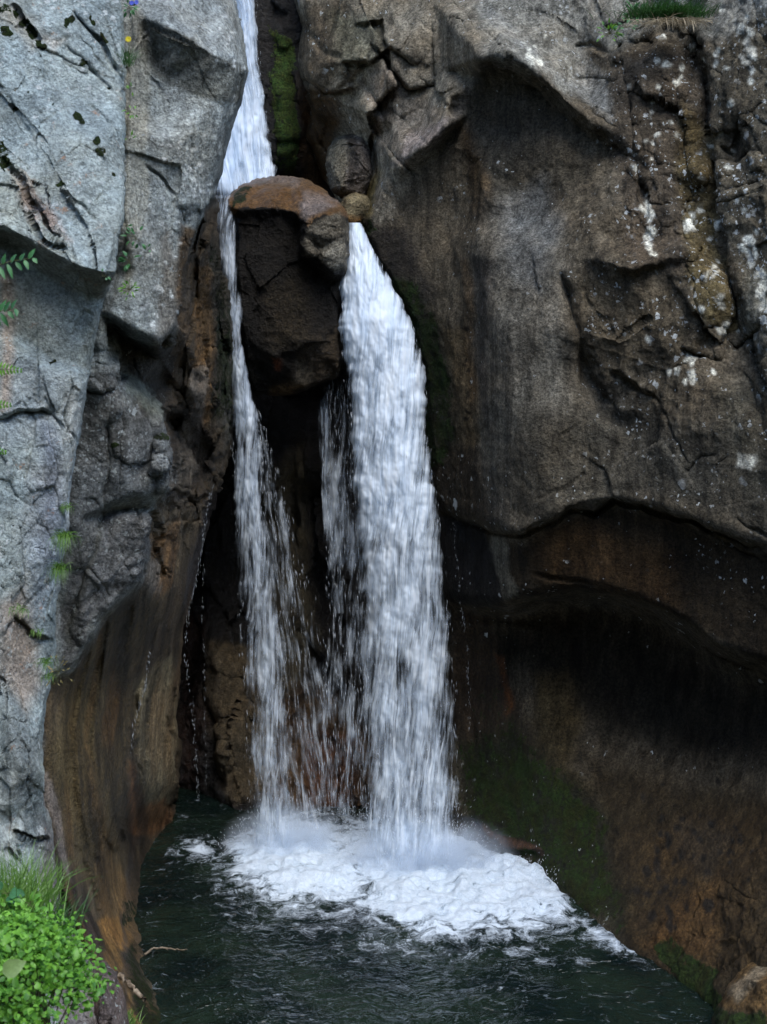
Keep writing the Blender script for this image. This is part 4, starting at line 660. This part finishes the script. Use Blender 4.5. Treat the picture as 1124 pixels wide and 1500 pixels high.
    V = np.stack([X, Y, z], -1); o = grid_mesh('water', V, V.shape[0], V.shape[1], s.m, dict(foam=foam))
    tag(o, 'dark green plunge pool with white foam below the two falls', kind='structure')
pool()

# ================================================================== FALLING WATER
def water_mat():
    s = N('falling_water'); u = s.attr('u'); t = s.attr('t'); cov = s.attr('cov'); sd_ = s.attr('seed')
    cb = s.n('CombineXYZ'); s.l(u, cb.inputs[0]); s.l(t, cb.inputs[1]); s.l(sd_, cb.inputs[2]); v = cb.outputs[0]
    # let the threads wander a little
    wn = s.noise(s.mapping(v, (2, .8, 1)), 1.5, 2); ua = s.math('ADD', u, s.math('MULTIPLY', s.math('SUBTRACT', wn, .5), .16))
    cb2 = s.n('CombineXYZ'); s.l(ua, cb2.inputs[0]); s.l(t, cb2.inputs[1]); s.l(sd_, cb2.inputs[2]); v = cb2.outputs[0]
    n1 = s.noise(s.mapping(v, (4.5, 1.5, 1)), 1, 3, .6); n2 = s.noise(s.mapping(v, (19, 1.5, 1)), 1, 3, .6); n3 = s.noise(s.mapping(v, (55, 2.6, 1)), 1, 2, .5)
    a = s.math('ADD', cov, s.math('MULTIPLY', s.math('SUBTRACT', n1, .5), 2.1)); a = s.math('ADD', a, s.math('MULTIPLY', s.math('SUBTRACT', n2, .5), 1.9)); a = s.math('ADD', a, s.math('MULTIPLY', s.math('SUBTRACT', n3, .5), .8))
    al = s.math('MULTIPLY', s.maprange(a, .22, 1.20, 0, 1, True), s.maprange(cov, .15, .85, .38, .95))
    tr = s.n('BsdfTransparent'); df = s.n('BsdfDiffuse'); tl = s.n('BsdfTranslucent'); c = s.mix(s.maprange(n2, .3, .7), (.62, .75, .90), (.88, .95, 1.0)); s.l(c, df.inputs[0]); s.l(c, tl.inputs[0])
    bp = s.n('Bump'); bp.inputs['Strength'].default_value = .25; bp.inputs['Distance'].default_value = .02; s.l(s.math('ADD', n2, s.math('MULTIPLY', n1, 2.0)), bp.inputs['Height']); s.l(bp.outputs[0], df.inputs['Normal'])
    m1 = s.n('MixShader'); m1.inputs[0].default_value = .3; s.l(df.outputs[0], m1.inputs[1]); s.l(tl.outputs[0], m1.inputs[2])
    m2 = s.n('MixShader'); s.l(al, m2.inputs[0]); s.l(tr.outputs[0], m2.inputs[1]); s.l(m1.outputs[0], m2.inputs[2]); s.l(m2.outputs[0], s.out.inputs[0]); return s.m
M_water = water_mat()
def drop_mat():
    s = N('water_drops'); b = s.n('BsdfPrincipled'); b.inputs['Base Color'].default_value = (.80, .86, .92, 1); b.inputs['Roughness'].default_value = .3; s.l(b.outputs[0], s.out.inputs[0]); return s.m
M_drop = drop_mat()
def curtain(name, spec, layers, parent, seed, ns=44, flow=None):
    """spec rows: (py, left px, right px, Y, coverage); several nested skins of one body of water"""
    py = np.array([r[0] for r in spec], float); rows_ = np.arange(py[0], py[-1] + .1, 2.5)
    a, b, Y, cv = (np.interp(rows_, py, [r[k] for r in spec]) for k in (1, 2, 3, 4))
    V = []; U = []; T = []; C = []; S = []; faces = []; off = 0
    for li, (wf, bulge, cadd) in enumerate(layers):
        s = np.linspace(-1, 1, ns); SS, RR = np.meshgrid(s, rows_); mid = (a + b) / 2; hw = (b - a) / 2 * wf
        edge = 2.2 * fbm(RR / 22, 0 * RR + seed, SS * .5, 3, seed + li) * np.minimum(hw[:, None] / 8, 4)
        PX = mid[:, None] + SS * hw[:, None] + edge * np.abs(SS)
        YY = Y[:, None] - bulge * np.sqrt(np.clip(1 - SS ** 2, 0, 1)) + .05 * fbm(PX / 10, RR / 26, 0 * RR + li * 9, 4, seed + 9, .6)
        X = (PX - CX) / F * YY; Z = CZ - (RR - HY) / F * YY
        V.append(np.stack([X, YY, Z], -1).reshape(-1, 3)); U.append((X if flow is None else X - flow * (CZ - Z)).ravel()); T.append(Z.ravel())
        C.append((cv[:, None] * (1 - .55 * sstep(py[-1] - 34, py[-1], RR)) + cadd - .42 * np.abs(SS) ** 8 - .10 * np.abs(SS) ** 2).ravel()); S.append(np.full(SS.size, seed * 3.1 + li * 7.7))
        idx = np.arange(SS.size).reshape(SS.shape) + off; q = np.stack([idx[:-1, :-1], idx[1:, :-1], idx[1:, 1:], idx[:-1, 1:]], -1).reshape(-1, 4); faces.append(q); off += SS.size
    o = mesh_obj(name, np.concatenate(V).tolist(), np.concatenate(faces).tolist(), M_water, parent, True, vattr=dict(u=np.concatenate(U), t=np.concatenate(T), cov=np.concatenate(C), seed=np.concatenate(S)))
    return o
def spindles(name, items, parent=None, mat=None):
    V = []; Fc = []
    for (p, d, ln, r) in items:
        p = Vector(p); d = Vector(d).normalized(); a = d.orthogonal().normalized(); b = d.cross(a); i = len(V)
        V += [p - d * ln / 2, p + a * r - d * ln * .1, p - a * r * .5 + b * r * .87 - d * ln * .1, p - a * r * .5 - b * r * .87 - d * ln * .1, p + d * ln / 2]
        Fc += [(i, i + 2, i + 1), (i, i + 3, i + 2), (i, i + 1, i + 3), (i + 4, i + 1, i + 2), (i + 4, i + 2, i + 3), (i + 4, i + 3, i + 1)]
    return mesh_obj(name, V, Fc, mat or M_drop, parent, True)
def scatter(spec, n, spread, ln, rad, slant=0.0, seed=1, inner=False):
    g = np.random.default_rng(seed); out = []; py = [r[0] for r in spec]
    for _ in range(n):
        y = g.uniform(py[0], py[-1]); a, b, Y = (float(np.interp(y, py, [r[k] for r in spec])) for k in (1, 2, 3))
        if inner: x = g.uniform(a, b)
        else:
            e = abs(g.normal()) * spread; x = (a + 4 - e) if g.random() < .5 else (b - 4 + e)
            x += g.uniform(-3, 3)
        L_ = g.uniform(*ln); r = g.uniform(*rad)
        p = at(x, y, Y - .1 + g.uniform(-.25, .15)); out.append((p, (slant * g.uniform(.3, 1.5) + g.normal() * .03, g.normal() * .03, -1), L_, r))
    return out
e = empty('waterfall', at(605, 1262, 18.0), 'broad main waterfall pouring past the right side of the dark chockstone', 'waterfall', 'waterfalls in the cleft')
def local(o):
    if o.name.startswith('drops'): o['kind'] = 'stuff'
    o.matrix_parent_inverse = Matrix.Translation(-o.parent.location); return o
main = [(326,508,528,19.0,.95),(345,506,538,18.9,1.1),(370,506,550,18.8,1.15),(400,502,566,18.65,1.15),(430,499,580,18.55,1.15),(460,498,596,18.45,1.12),(480,497,608,18.4,1.08),(520,500,617,18.35,1.0),(560,507,621,18.3,.95),(600,514,624,18.25,.92),(650,514,627,18.2,.92),(700,516,634,18.17,.94),(740,518,640,18.15,.92),(800,520,649,18.12,.78),(900,522,658,18.1,.70),(1000,526,667,18.07,.64),(1100,528,670,18.04,.62),(1200,532,673,18.0,.64),(1275,534,676,17.98,.85)]
local(curtain('curtain', main, [(1.0, .34, 0), (.93, .14, -.02), (.85, -.05, -.05)], e, 11, 60, flow=-.06))
veil = [(560,480,512,18.9,.22),(620,474,520,18.8,.27),(700,474,525,18.7,.30),(800,476,535,18.6,.36),(900,478,545,18.5,.38),(1000,474,550,18.4,.37),(1100,468,552,18.35,.35),(1195,462,552,18.3,.38)]
local(curtain('veil', veil, [(1, .15, 0), (.9, 0, .0)], e, 14, 40, flow=-.05))
thin = [(566,462,486,19.0,.35),(620,464,487,18.95,.50),(700,466,486,18.9,.52),(760,470,492,18.85,.48),(840,476,504,18.8,.36),(900,480,515,18.8,.2)]
local(curtain('strand', thin, [(1, .06, 0), (.7, 0, .1)], e, 17, 20))
local(spindles('drops', scatter(main[3:], 160, 3, (.05, .12), (.0006, .0014), .05, 2) + scatter(veil, 500, 0, (.06, .18), (.0007, .0018), .05, 3, True) + scatter(main, 200, 0, (.06, .16), (.001, .003), .06, 4, True), e))
e = empty('waterfall', at(395, 1250, 18.5), 'narrow left waterfall spilling beside the mossy wall and spreading into spray', 'waterfall', 'waterfalls in the cleft')
left = [(286,312,344,18.85,.42),(310,312,344,18.6,.50),(330,314,346,18.5,.52),(400,324,352,18.42,.56),(450,329,354,18.4,.58),(500,334,356,18.4,.64),(560,338,365,18.4,.74),(600,339,376,18.4,.76),(640,341,384,18.4,.70),(700,341,383,18.4,.60),(760,343,388,18.4,.60),(800,345,395,18.4,.57),(850,348,403,18.4,.54),(900,351,410,18.4,.53),(950,354,417,18.4,.52),(1000,357,423,18.4,.51),(1100,361,426,18.4,.50),(1200,364,430,18.4,.50),(1262,364,436,18.4,.56)]
local(curtain('curtain', left, [(1.0, .16, 0), (.85, .05, .05)], e, 21, 32, flow=-.04))
fan = [(600,362,382,18.5,.15),(660,360,400,18.5,.24),(740,362,425,18.5,.27),(820,364,445,18.5,.29),(900,366,470,18.5,.30),(1000,368,492,18.45,.30),(1100,370,505,18.4,.30),(1215,372,510,18.35,.32)]
local(curtain('veil', fan, [(1, .2, 0), (.9, 0, 0)], e, 24, 40, flow=.12))
local(spindles('drops', scatter(left[8:], 110, 3, (.05, .12), (.0006, .0014), .03, 5) + scatter(fan, 500, 0, (.06, .16), (.0006, .0014), .14, 6, True), e))
e = empty('waterfall', at(360, 285, 20.4), 'white upper waterfall dropping behind the pale cliff onto the chockstone', 'waterfall', 'waterfalls in the cleft')
upper = [(-300,325,350,20.9,.8),(-100,338,363,20.8,.8),(-20,343,370,20.75,.82),(0,345,373,20.7,.82),(60,346,378,20.65,.82),(120,342,385,20.6,.86),(180,326,392,20.5,.92),(230,316,400,20.4,.95),(292,306,414,20.2,.98)]
local(curtain('curtain', upper, [(1.0, .2, 0), (.92, .08, .05), (.85, -.05, .1)], e, 31, 34, flow=.12))
local(spindles('drops', scatter(upper[3:], 90, 2, (.05, .12), (.0006, .0015), .05, 7), e))
def trickle(pts, n, label, seed):
    g = np.random.default_rng(seed); it = []; ys = [p[1] for p in pts]
    for _ in range(n):
        y = g.uniform(ys[0], ys[-1]); x = np.interp(y, ys, [p[0] for p in pts]); Y = np.interp(y, ys, [p[2] for p in pts]); it.append((at(x + g.normal() * 1.3, y, Y - .05), (g.normal() * .04, 0, -1), g.uniform(.02, .07), g.uniform(.0006, .0017)))
    tag(spindles('trickle', it), label, 'trickle', 'thin trickles off the brown wall', 'stuff')
trickle([(312,710,17.2),(302,760,17.1),(290,840,17.3),(276,900,17.2),(270,960,17.4),(280,1020,18.4),(286,1090,19.4),(290,1170,19.6)], 190, 'beaded trickle leaving the ledge left of the narrow fall', 51)
trickle([(300,820,17.5),(296,900,18.2),(300,1000,19.2),(302,1150,19.5)], 60, 'faint trickle between the brown wall and the back wall pillar', 52)
trickle([(220,955,15.3),(212,1010,15.6),(196,1060,15.4),(192,1110,15.3)], 60, 'short glinting trickle down the brown polished wall', 53)
trickle([(664,760,18.6),(672,850,18.5),(684,960,18.6),(690,1080,18.6)], 70, 'sparse drip line under the ledge right of the main fall', 54)

# ------------------------------------------------------------------ splash
g = np.random.default_rng(77); it = []
for cx_, cy_, Y_, sx, n, hgt in ((610, 1262, 17.95, .55, 2600, .42), (400, 1250, 18.45, .32, 1100, .3), (500, 1215, 18.9, .5, 500, .2), (780, 1290, 17.2, .25, 420, .2)):
    c = at(cx_, cy_, Y_); c.z = 0
    for _ in range(n):
        ox = g.normal() * sx; oy = g.normal() * sx * .5; h = abs(g.normal()) * hgt * math.exp(-(ox / (sx * 1.6)) ** 2); d = Vector((ox * 1.2, oy, .8 + g.random())) + Vector(g.normal(size=3) * .3)
        it.append((c + Vector((ox, oy, h)), d, g.uniform(.012, .04), g.uniform(.0012, .004)))
tag(spindles('spray', it), 'flying white spray drops over the foaming pool', kind='stuff')
def mist():
    s = N('spray_mist'); tc = s.n('TexCoord').outputs['Generated']; ob = s.n('TexCoord').outputs['Object']
    d = s.n('VectorMath', operation='DISTANCE'); s.l(tc, d.inputs[0]); d.inputs[1].default_value = (.5, .5, .32)
    f = s.maprange(d.outputs['Value'], .1, .46, 1, 0, True); nn_ = s.maprange(s.noise(ob, 3.5, 4, .6), .38, .65)
    v = s.n('VolumePrincipled'); v.inputs['Color'].default_value = (.80, .89, 1, 1); s.l(s.math('MULTIPLY', s.math('MULTIPLY', f, nn_), 8.0), v.inputs['Density']); s.l(v.outputs[0], s.out.inputs['Volume']); return s.m
M_mist = mist()
for i, (px_, py_, Y_, sx, sy, sz) in enumerate(((620, 1262, 17.8, 1.45, .75, .95), (420, 1250, 18.4, 1.0, .6, .75))):
    bm = bmesh.new(); bmesh.ops.create_icosphere(bm, subdivisions=3, radius=1); me = bpy.data.meshes.new('mist'); bm.to_mesh(me); bm.free(); me.materials.append(M_mist)
    for vv in me.vertices: vv.co = Vector((vv.co.x * sx, vv.co.y * sy, vv.co.z * sz))
    o = bpy.data.objects.new('mist', me); col.objects.link(o); c = at(px_, py_, Y_); o.location = (c.x, c.y, .2); tag(o, ['low spray mist at the foot of the main fall', 'low spray mist at the foot of the narrow left fall'][i], kind='stuff')

# ================================================================== PLANTS
def leaf_mat(name, c0, c1, rough=.5, tr=.35):
    s = N(name); v = s.attr('v'); c = s.mix(v, c0, c1); tc = s.n('TexCoord').outputs['Object']; c = s.mul(c, s.maprange(s.noise(tc, 60, 2), .3, .7, .85, 1.15))
    b = s.n('BsdfPrincipled'); s.l(c, b.inputs['Base Color']); b.inputs['Roughness'].default_value = rough; tl = s.n('BsdfTranslucent'); s.l(c, tl.inputs[0])
    m = s.n('MixShader'); m.inputs[0].default_value = tr; s.l(b.outputs[0], m.inputs[1]); s.l(tl.outputs[0], m.inputs[2]); s.l(m.outputs[0], s.out.inputs[0]); return s.m
M_leaf = leaf_mat('leaf_green', (.04, .15, .015), (.20, .44, .045)); M_leafd = leaf_mat('leaf_blue_green', (.03, .12, .04), (.07, .22, .07)); M_grass = leaf_mat('grass_green', (.06, .15, .02), (.17, .30, .06)); M_straw = leaf_mat('dry_grass', (.26, .21, .13), (.50, .43, .30), .8, .2); M_stem = leaf_mat('stem', (.05, .06, .02), (.10, .10, .03), .7, 0)
M_dgrass = leaf_mat('dark_grass', (.02, .07, .015), (.05, .14, .03))  # darker green than the other grass
class Leaves:
    def __init__(s): s.V = []; s.F = []; s.A = []
    def leaf(s, p, d, n, l, w, var, bend=.15, shape=((.0, .04), (.22, .8), (.5, 1.0), (.78, .62), (1, 0))):
        d = d.normalized(); n = (n - d * n.dot(d)); n = n.normalized() if n.length > 1e-4 else d.orthogonal().normalized(); b = d.cross(n); i0 = len(s.V); k = len(shape)
        for (t, ww) in shape:
            c = p + d * (l * t) - n * (bend * l * t * t); h = n * (w * ww * .18)
            s.V += [c + b * (w * ww * .5) + h, c, c - b * (w * ww * .5) + h]; s.A += [var, var * .8, var]
        for j in range(k - 1):
            a = i0 + 3 * j; s.F += [(a, a + 1, a + 4, a + 3), (a + 1, a + 2, a + 5, a + 4)]
    def blade(s, p, d, l, w, var, droop, segs=6):
        side = d.cross(Vector((0, -1, 0))); side = side.normalized() if side.length > .05 else Vector((1, 0, 0)); q = p.copy(); dd = d.normalized(); i0 = len(s.V)
        for j in range(segs + 1):
            ww = w * (1 - (j / segs) ** 1.5) + .0004; s.V += [q - side * ww / 2, q + side * ww / 2]; s.A += [var, var]
            q = q + dd * (l / segs); dd = (dd + droop * (1 / segs)).normalized()
        for j in range(segs): a = i0 + 2 * j; s.F.append((a, a + 1, a + 3, a + 2))
    def tube(s, pts, r0, r1, var=.5, k=6):
        i0 = len(s.V); n = len(pts)
        for j, p in enumerate(pts):
            d = (pts[min(j + 1, n - 1)] - pts[max(j - 1, 0)]).normalized(); a = d.orthogonal().normalized(); b = d.cross(a); r = r0 + (r1 - r0) * j / (n - 1)
            for q in range(k): t = 2 * math.pi * q / k; s.V.append(p + (a * math.cos(t) + b * math.sin(t)) * r); s.A.append(var)
        for j in range(n - 1):
            for q in range(k): s.F.append((i0 + j * k + q, i0 + j * k + (q + 1) % k, i0 + (j + 1) * k + (q + 1) % k, i0 + (j + 1) * k + q))
    def build(s, name, mat, parent=None, smooth=True):
        o = mesh_obj(name, s.V, s.F, mat, parent, smooth, vattr=dict(v=s.A))
        if parent: o.matrix_parent_inverse = Matrix.Translation(-parent.location)
        return o
U = random.uniform
def rv(a=1.0): return Vector((random.gauss(0, 1), random.gauss(0, 1), random.gauss(0, 1))) * a
# bank the foreground plants grow on
bx = np.linspace(-7, -1.0, 110); by = np.linspace(5, 10.8, 80); BX, BY = np.meshgrid(bx, by)
def bank_z(x, y): return 2.22 - 2.6 * np.clip((x + .246 * y) * 1.6, 0, 1.5) ** 2 + .25 * np.clip(-2.3 - x, 0, 3) - .25 * np.clip(8.2 - y, 0, 9) + .12 * fbm(x * 1.5, y * 1.5, 0 * x, 3, 400)
o = grid_mesh('ground', np.stack([BX, BY, bank_z(BX, BY)], -1), 80, 110, M_mid, dict(wet=0 * BX, moss=0 * BX + .75, lich=0 * BX), np.ones(BX.shape + (3,)) * np.array((.06, .05, .035))); tag(o, 'earthy bank under the leafy bush at the lower left', kind='structure')
# leafy bush
c = at(10, 1462, 8.7); root = empty('bush', (c.x, c.y, c.z - .5), 'bright green leafy bush filling the lower left corner', 'bush')
LV = Leaves(); ST = Leaves()
cl = []
for i in range(62):
    a = U(0, 2 * math.pi); rr = math.sqrt(U(0, 1)); cl.append(Vector((c.x + math.cos(a) * rr * .45, c.y + math.sin(a) * rr * .42, c.z - .1 + .50 * math.sqrt(max(0, 1 - rr * rr)) * U(.75, 1.05))))
for i, q in enumerate(cl):
    b0 = Vector((c.x + (q.x - c.x) * .3, c.y + (q.y - c.y) * .3, c.z - .6)); ST.tube([b0, b0.lerp(q, .5) + rv(.02), q], .006, .003, U(0, 1))
    for k in range(115):
        off = rv(.075); off.z = off.z * .8; p = q + off; out = (p - Vector((c.x, c.y, c.z - .25))).normalized(); n = (out * .5 + Vector((0, -.25, .7)) + rv(.32)).normalized()
        d = (rv(1) + out * .6); sz = U(.5, 1.15) * (1 if random.random() < .85 else 1.5); LV.leaf(p, d, n, sz * U(.027, .046), sz * U(.021, .036), min(1, max(0, U(.0, .8) + (p.z - c.z) * .5)), U(.1, .4))
LV.build('foliage', M_leaf, root); ST.build('stem', M_stem, root)
# grass behind it
def tuft(name, px, py, Y, wpx, n, h, label, cat, mat, lean=.3, droop=(0, 0, -.8), width=.006, group=None, up=Vector((0, 0, 1)), dep=.1):
    c = at(px, py, Y); G_ = Leaves()
    for _ in range(n):
        x = random.gauss(0, .45) * wpx / F * Y; p = c + Vector((x, U(-dep, dep), U(-.02, .02))); d = up + Vector((random.gauss(0, lean) + x * .6, random.gauss(0, lean), 0)); G_.blade(p, d, h * U(.45, 1.1), width * U(.6, 1.3), U(0, 1), Vector(droop) * U(.4, 1.4))
    return tag(G_.build(name, mat), label, cat, group)
tuft('grass_tuft', 26, 1335, 9.2, 56, 460, .36, 'tall meadow grass clump standing above the leafy bush', 'grass', M_grass, .30, (0, 0, -1.1), .006, dep=.25)
tuft('grass_tuft', 80, 1365, 9.3, 34, 200, .24, 'dark grass fringe between the bush and the grey cliff foot', 'grass', M_dgrass, .35, (.1, 0, -.9), .005, dep=.15)
# broad-leaved plants among the grass
def herb(name, px, py, Y, n, l, w, label, cat, mat=None, spread=.07, up=.6, shape=None, group=None, out=Vector((0, -1, 0)), stemr=.002):
    c = at(px, py, Y); root = empty(name, c, label, cat, group); A = Leaves(); S_ = Leaves()
    for i in range(n):
        a = U(0, 2 * math.pi); d = Vector((math.cos(a), 0, math.sin(a) * .8 + up * .5)) + out * U(.1, .6); t = c + d.normalized() * spread * U(.3, 1); S_.tube([c, c.lerp(t, .5) + Vector((0, 0, .01)), t], stemr, stemr * .5)
        A.leaf(t, d + rv(.25), out * .8 + Vector((0, 0, .7)) + rv(.3), l * U(.7, 1.2), w * U(.7, 1.2), U(0, 1), U(.1, .5), **({} if shape is None else dict(shape=shape)))
    A.build('foliage', mat or M_leafd, root); S_.build('stem', M_stem, root); return root
herb('herb', 10, 1310, 9.0, 7, .07, .06, 'broad lobed dark leaf cluster low in the grass above the bush', 'plant', M_leafd, .05)
herb('herb', 44, 1325, 8.95, 8, .07, .035, 'bright pointed-leaf seedling in the grass above the bush', 'plant', M_leaf, .05)
herb('herb', -4, 1428, 8.1, 4, .14, .11, 'pale large round leaf at the left border of the bush', 'plant', leaf_mat('pale_leaf', (.16, .26, .08), (.22, .32, .11)), .04)
# willowy sprigs reaching in from the left
LANCE = ((.0, .1), (.2, .7), (.45, 1), (.75, .6), (1, 0))
GS = 'leafy sprigs reaching in from the left border'
def sprig(px0, py0, px1, py1, Y, n, l, w, label):
    a = at(-190, py0 + 90, Y + .5); b = at(px0, py0, Y); c_ = at(px1, py1, Y - .05); root = empty('sprig', a, label, 'sprig', GS); S_ = Leaves(); A = Leaves(); pts = [a, a.lerp(b, .5) + Vector((0, 0, .05)), b, b.lerp(c_, .5) + Vector((0, 0, .01)), c_]; S_.tube(pts, .005, .0015)
    for i in range(n):
        t = i / (n - 1); p = b.lerp(c_, t) if t > .0 else b; s_ = 1 if i % 2 else -1; d = (c_ - b).normalized() * .7 + Vector((0, -.2, s_ * 1.0)) + rv(.15)
        A.leaf(p, d, Vector((s_ * -.3, -1, .35)) + rv(.15), l * U(.7, 1.1) * (1 - .4 * t), w, U(.2, 1), U(.1, .4), shape=LANCE)
    A.build('foliage', M_leafd, root); S_.build('stem', M_stem, root)
sprig(-15, 392, 48, 378, 8.2, 11, .095, .026, 'leafy sprig with lance leaves, upper of two at the left border')
sprig(-20, 465, 22, 452, 8.2, 9, .10, .028, 'leafy sprig with drooping lance leaves, lower of two at the left border')
def fern(px, py, Y, lpx, ang, label):
    a = at(px, py, Y); d = Vector((math.cos(ang), -.15, math.sin(ang))); A = Leaves(); L_ = lpx / F * Y; root = empty('fern', a, label, 'fern', 'fern fronds at the left border'); S_ = Leaves(); pts = [a + d * (L_ * t) + Vector((0, 0, -.12 * L_ * t * t)) for t in np.linspace(0, 1, 9)]; S_.tube(pts, .003, .001)
    for t in np.linspace(.15, .98, 24):
        p = a + d * (L_ * t) + Vector((0, 0, -.12 * L_ * t * t))
        for s_ in (1, -1): A.leaf(p, Vector((.35, 0, s_)) + rv(.06), Vector((0, -1, .3)), L_ * .26 * (1 - t) + .012, .013, U(.2, 1), .2, shape=LANCE)
    A.build('foliage', M_leaf, root); S_.build('stem', M_stem, root)
fern(-110, 545, 8.6, 150, R(8), 'pale fern frond, topmost at the left border'); fern(-120, 600, 8.6, 145, R(10), 'pale fern frond, middle one at the left border'); fern(-110, 655, 8.6, 125, R(4), 'short pale fern frond, lowest at the left border')
# plants in the crevice between the two grey cliffs
GC = 'small plants rooted in rock crevices'
def crevice(px, py, Y, n, l, w, label, mat=None, spread=.05, cat='plant', name='crevice_plant'): return herb(name, px, py, Y, n, l, w, label, cat, mat, spread, .4, None, GC, stemr=.0012)
tuft('grass_tuft', 187, 95, 12.75, 10, 60, .22, 'small green tuft in the crevice below the yellow flower', 'grass', M_dgrass, .35, (.3, -.2, -1.6), .004, GC, dep=.03)
crevice(190, 12, 12.85, 14, .045, .02, 'leafy tuft with blue blossoms at the very top of the crevice')
crevice(192, 132, 12.7, 5, .04, .012, 'thin green sprig beside the crevice under the first tuft', M_leaf); crevice(193, 165, 12.65, 7, .04, .014, 'hanging thin sprig halfway down the upper crevice', M_leaf); crevice(190, 205, 12.7, 4, .045, .012, 'curved single stem sprig in the middle of the crevice', M_leaf)
crevice(183, 332, 12.4, 4, .035, .02, 'tiny leaf pair high in the lower crevice'); crevice(199, 350, 12.4, 12, .05, .022, 'wide-leaved crevice plant, its leaves spread to the right', None, .09); crevice(190, 383, 12.3, 12, .055, .03, 'dark heart-leaved plant in the lower crevice', None, .06); crevice(213, 366, 12.5, 3, .03, .02, 'single small leaf right of the heart-leaved plant')
crevice(190, 425, 12.3, 26, .035, .014, 'dense bright clump where the crevice opens at the bottom', M_leaf, .07)
def hang(px, py, Y, n, l, label, wpx=10): return tuft('hanging_grass', px, py, Y, wpx, n, l, label, 'grass', M_grass, .3, (0, -.2, -3.2), .004, 'hanging grass on the cliff edge', Vector((0, -.5, .25)), .03)
hang(98, 742, 11.75, 60, .10, 'uppermost short hanging grass on the pale cliff edge'); hang(96, 785, 11.7, 150, .24, 'long bright hanging grass on the pale cliff edge'); hang(88, 832, 11.7, 140, .2, 'lower bushy hanging grass on the pale cliff edge')
hang(30, 892, 11.2, 60, .10, 'small green tuft beside the orange patch of cliff', 16); hang(55, 925, 11.4, 40, .08, 'tiny tuft low on the orange patch of cliff'); hang(68, 968, 11.6, 70, .14, 'green hanging tuft above the dried plant'); hang(72, 990, 11.6, 60, .10, 'trailing green tuft left of the dried plant')
crevice(86, 985, 11.5, 26, .03, .01, 'dried yellow-brown plant sticking out from the cliff edge', leaf_mat('dry_leaf', (.12, .10, .03), (.25, .2, .07)), .12)
crevice(150, 405, 11.6, 3, .03, .02, 'tiny seedling under the grey overhang at the left')
# flowers
def flower(px, py, Y, colr, label, r=.022, n=10):
    c = at(px, py, Y); root = empty('flower', c + Vector((0, .02, -.1)), label, 'flower'); A = Leaves(); S_ = Leaves(); S_.tube([c + Vector((0, .05, -.16)), c + Vector((0, .0, -.07)), c], .0015, .001); S_.build('stem', M_stem, root)
    for k in range(n): t = 2 * math.pi * k / n; A.leaf(c, Vector((math.cos(t), -.2, math.sin(t))), Vector((0, -1, 0)), r, r * .5, U(0, 1), .1)
    A.build('blossom', leaf_mat('petal', colr, colr, .6, .2), root)
flower(188, 57, 12.5, (.75, .62, .02), 'yellow flower on the crevice rim of the grey cliff', .028); flower(193, 4, 12.6, (.10, .14, .65), 'blue flower at the top edge, left of its twin'); flower(200, 3, 12.6, (.12, .16, .65), 'blue flower at the top edge, right of its twin')
# top right: grass tussock and herbs on the ledge
tuft('tussock', 980, 26, 16.95, 62, 1100, .30, 'green grass tussock overhanging the top of the right wall', 'grass', M_dgrass, .5, (0, -.6, -1.3), .006, None, Vector((0, -.5, 1)), .12)
tuft('dry_grass', 984, 32, 16.85, 44, 420, .34, 'dry straw hanging below the green tussock', 'grass', M_straw, .45, (0, 0, -1.6), .008, None, Vector((0, -.5, .1)), .08)
GT = 'small leafy plants beside the tussock'
herb('herb', 930, 20, 17.5, 16, .09, .04, 'leafy plant immediately left of the tussock', 'plant', M_leafd, .12, group=GT); herb('herb', 893, 50, 17.5, 22, .07, .028, 'low green plant on the grey ledge below the tussock', 'plant', M_leaf, .14, group=GT); herb('herb', 918, 40, 17.4, 12, .06, .03, 'small plant in the dark gap beside the ledge', 'plant', M_leafd, .10, group=GT)
# lower left foot plants
tuft('grass_tuft', 184, 1500, 12.6, 26, 120, .14, 'bright grass sprouting at the bottom edge beside the mossy bank', 'grass', M_grass, .5, (.2, -.3, -1), .006, None, Vector((0, -.2, 1)), .1)
# driftwood
M_wood = N('bleached_wood'); _b = M_wood.n('BsdfPrincipled'); _tc = M_wood.n('TexCoord').outputs['Object']; M_wood.l(M_wood.mix(M_wood.maprange(M_wood.noise(_tc, 25, 4), .35, .65), (.07, .05, .03), (.26, .21, .15)), _b.inputs['Base Color']); _b.inputs['Roughness'].default_value = .8; M_wood.l(_b.outputs[0], M_wood.out.inputs[0]); M_wood = M_wood.m
def stick(name, pts, r0, r1, label, cat, branches=()):
    S_ = Leaves(); P = []
    for i in range(len(pts) - 1):
        for k in range(5): P.append(pts[i].lerp(pts[i + 1], k / 5) + rv(r0 * .25))
    P.append(pts[-1]); S_.tube(P, r0, r1, .5, 8)
    for b in branches: S_.tube(b, r0 * .5, r1 * .4)
    return tag(S_.build(name, M_wood), label, cat)
def wp(px, py, z=.03):
    Y = F * (CZ - z) / (py - HY); return at(px, py, Y)
stick('branch', [wp(212, 1399, .02), wp(222, 1390, .06), wp(240, 1388, .05), wp(256, 1391, .06), wp(274, 1391, .09)], .014, .006, 'thin pale branch floating by the left pool edge', 'branch', [[wp(240, 1388, .05), wp(246, 1392, .04)]])
stick('log', [at(170, 1426, 13.9), at(190, 1443, 13.75), at(212, 1464, 13.6)], .028, .02, 'broken weathered stick lying on the mossy bank', 'log')
